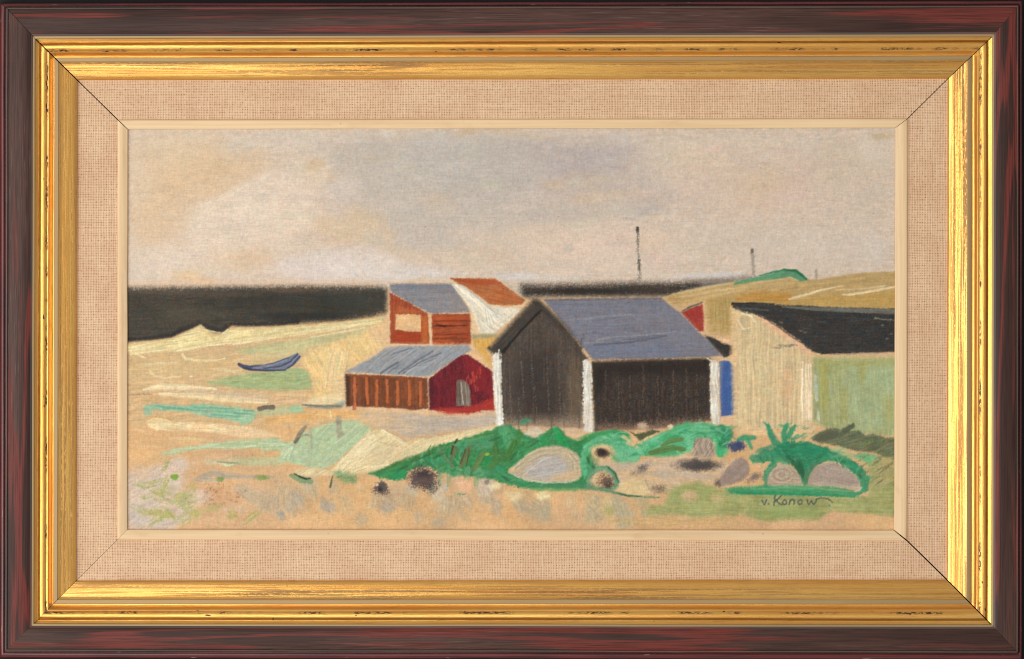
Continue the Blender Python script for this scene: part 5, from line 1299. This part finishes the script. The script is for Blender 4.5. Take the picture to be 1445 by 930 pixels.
sk([(196, 62), (184, 160), (174, 258)], 2.2)
sk([(322, 66), (262, 130), (196, 186)], 1.6)
sk([(226, 168), (284, 228), (330, 252)], 2.0)
sk([(400, 146), (362, 168), (352, 214), (384, 248), (424, 232), (432, 184), (404, 148)], 1.7)
sk([(500, 160), (492, 206), (486, 248)], 1.6)
sk([(496, 184), (534, 142), (574, 146), (588, 186), (582, 244)], 1.8)
sk([(716, 150), (672, 170), (662, 212), (694, 244), (738, 228), (750, 184), (720, 150)], 1.6)
sk([(850, 150), (868, 208), (886, 244), (918, 206), (940, 166)], 1.7)
sk([(940, 166), (962, 214), (988, 246), (1022, 196), (1046, 130)], 1.8)
sk([(1046, 130), (1110, 112), (1210, 112), (1300, 140), (1360, 196)], 1.4)
sk([(1306, 256), (1316, 270)], 1.4)
# finishing: thin dirty edge where the canvas meets the fillet, fine weave and specks
edge = np.minimum(np.minimum(xx - 180, 1262 - xx), np.minimum(yy - 182, 747 - yy))
weave = 0.5 * vn(xx / 5.0, yy / 1.1, 61) + 0.5 * vn(xx / 1.1, yy / 5.0, 62) - 0.5
fine = vn(xx / 1.2, yy / 1.2, 63) - 0.5
dots = np.clip(vn(xx / 1.45, yy / 1.45, 71) - 0.5, -0.5, 0.5)
_wob = (fbm(xx / 30, yy / 30, 81, 2) - 0.5) * 6
threads = np.sin(xx * 2 * math.pi / 2.35 + _wob) * np.sin(yy * 2 * math.pi / 2.35 + _wob)
_wa = np.where(yy < 402, 0.095, 0.13)
IMG *= (1 + _wa * weave + 0.05 * fine + 0.05 * dots + 0.022 * threads)[..., None]
IMG += 0.018 * (vn(xx / 1.6, yy / 1.6, 72) - 0.5)[..., None]
IMG += ((vn(xx / 2.6, yy / 2.6, 73) - 0.5) * np.where(yy < 402, 0.014, 0.03))[..., None] * np.array([1.0, -0.3, -0.9], np.float32)
HGT += 0.22 * weave + 0.08 * fine
for i in range(150):
    x, y = rng.uniform(184, 1258), rng.uniform(186, 744)
    d = np.array((-55, -60, -60)) if rng.random() < .75 else np.array((35, 32, 26))
    w = win(x - 1, y - 1, x + 1, y + 1, 1)
    r = np.clip(1 - np.hypot(xx[w] - x, yy[w] - y) / rng.uniform(.8, 1.5), 0, 1)[..., None]
    IMG[w] += r * d / 255 * rng.uniform(.3, 1)


def blur1(a, n=1):
    for _ in range(n):
        a = (np.roll(a, 1, 0) + 2 * a + np.roll(a, -1, 0)) / 4
        a = (np.roll(a, 1, 1) + 2 * a + np.roll(a, -1, 1)) / 4
    return a


def box(a, r):
    c = np.cumsum(np.pad(a, ((r + 1, r), (0, 0)), mode='edge'), axis=0)
    a = c[2 * r + 1:] - c[:-2 * r - 1]
    c = np.cumsum(np.pad(a, ((0, 0), (r + 1, r)), mode='edge'), axis=1)
    return (c[:, 2 * r + 1:] - c[:, :-2 * r - 1])


HGT = blur1(HGT, 1)
IMG = np.clip(IMG, 0.02, 0.98)
# tidy passage map: local majority
bestv = np.full(LAB.shape, -1.0, np.float32)
newl = LAB.copy()
for i in range(len(NAMES)):
    if i == l_sig:
        continue
    v_ = box((LAB == i).astype(np.float32), 2)
    k = v_ > bestv + 1e-3
    newl[k] = i
    bestv[k] = v_[k]
newl[LAB == l_sig] = l_sig
LAB = newl

LIN = srgb2lin(IMG) / KLIGHT
LIN = np.clip(LIN, 0.004, 0.92).astype(np.float32)
ZB = 0.0056
kk = S * (D - ZB) / D
VX = ((xx - CX) * kk).astype(np.float32)
VY = ((CY - yy) * kk).astype(np.float32)
VZ = (ZB + HGT * S * 1.5).astype(np.float32)
flab = LAB[:-1, :-1]
vid = np.arange(GH * GW).reshape(GH, GW)
q00, q10, q01, q11 = vid[:-1, :-1], vid[:-1, 1:], vid[1:, :-1], vid[1:, 1:]
PX = np.stack([VX, VY, VZ], -1).reshape(-1, 3)
PC = np.concatenate([LIN, np.ones((GH, GW, 1), np.float32)], -1).reshape(-1, 4)
for i, (nm, lb_) in enumerate(NAMES):
    k = flab == i
    nf = int(k.sum())
    if nf < 6:
        print('EMPTY PASSAGE', nm, lb_)
        continue
    quads = np.stack([q01[k], q11[k], q10[k], q00[k]], -1)
    used, inv = np.unique(quads, return_inverse=True)
    inv = inv.reshape(-1)
    me = bpy.data.meshes.new(nm)
    me.vertices.add(len(used))
    me.vertices.foreach_set('co', PX[used].ravel())
    me.loops.add(nf * 4)
    me.loops.foreach_set('vertex_index', inv.astype(np.int32))
    me.polygons.add(nf)
    me.polygons.foreach_set('loop_start', (np.arange(nf) * 4).astype(np.int32))
    me.polygons.foreach_set('use_smooth', np.ones(nf, bool))
    me.update(calc_edges=True)
    ca = me.color_attributes.new('pigment', 'FLOAT_COLOR', 'POINT')
    ca.data.foreach_set('color', PC[used].ravel())
    me.materials.append(M_PAINT)
    o = bpy.data.objects.new(nm, me)
    COL.objects.link(o)
    o.parent = canvas
    if lb_:
        o['label'] = lb_

# ------------------------------------------------------------------ what it lies on
me = bpy.data.meshes.new('backdrop')
me.from_pydata([(-3, -3, 0), (3, -3, 0), (3, 3, 0), (-3, 3, 0)], [], [(0, 1, 2, 3)])
me.materials.append(M_DARK)
bd = bpy.data.objects.new('backdrop', me)
COL.objects.link(bd)
bd['kind'] = 'structure'
bd['label'] = 'black matte surface under the picture frame'
bd['category'] = 'backdrop'

# ------------------------------------------------------------------ light
world = bpy.data.worlds.new('World')
sc.world = world
world.use_nodes = True
bg = world.node_tree.nodes['Background']
bg.inputs['Color'].default_value = (1.0, 0.99, 0.98, 1)
bg.inputs['Strength'].default_value = 0.47


def area(name, loc, target, size, energy, col):
    l = bpy.data.lights.new(name, 'AREA')
    l.shape = 'RECTANGLE'
    l.size, l.size_y = size
    l.energy = energy
    l.color = col
    o = bpy.data.objects.new(name, l)
    COL.objects.link(o)
    from mathutils import Vector
    o.location = loc
    d = Vector(target) - Vector(loc)
    o.rotation_euler = d.to_track_quat('-Z', 'Y').to_euler()
    return o


area('window_light', (-2.6, -1.3, 2.1), (0, 0, 0), (2.0, 2.0), 58, (1.0, 0.985, 0.965))
area('overhead_light', (-1.40, -0.05, 3.1), (-0.1, 0, 0), (1.5, 2.4), 50, (1.0, 0.985, 0.965))

# ------------------------------------------------------------------ camera
cam = bpy.data.cameras.new('camera')
co = bpy.data.objects.new('camera', cam)
COL.objects.link(co)
co.location = (0, 0, D)
co.rotation_euler = (0, 0, 0)
cam.sensor_fit = 'HORIZONTAL'
cam.sensor_width = 36.0
cam.lens = 36.0 * D / (1445 * S)
cam.clip_start = 0.05
cam.clip_end = 50
sc.camera = co

sc.view_settings.view_transform = 'Standard'
sc.view_settings.look = 'None'
sc.view_settings.exposure = 0.0
sc.view_settings.gamma = 1.0
sc.view_settings.use_curve_mapping = False

sc.cycles.pixel_filter_type = 'BLACKMAN_HARRIS'
sc.cycles.filter_width = 1.05
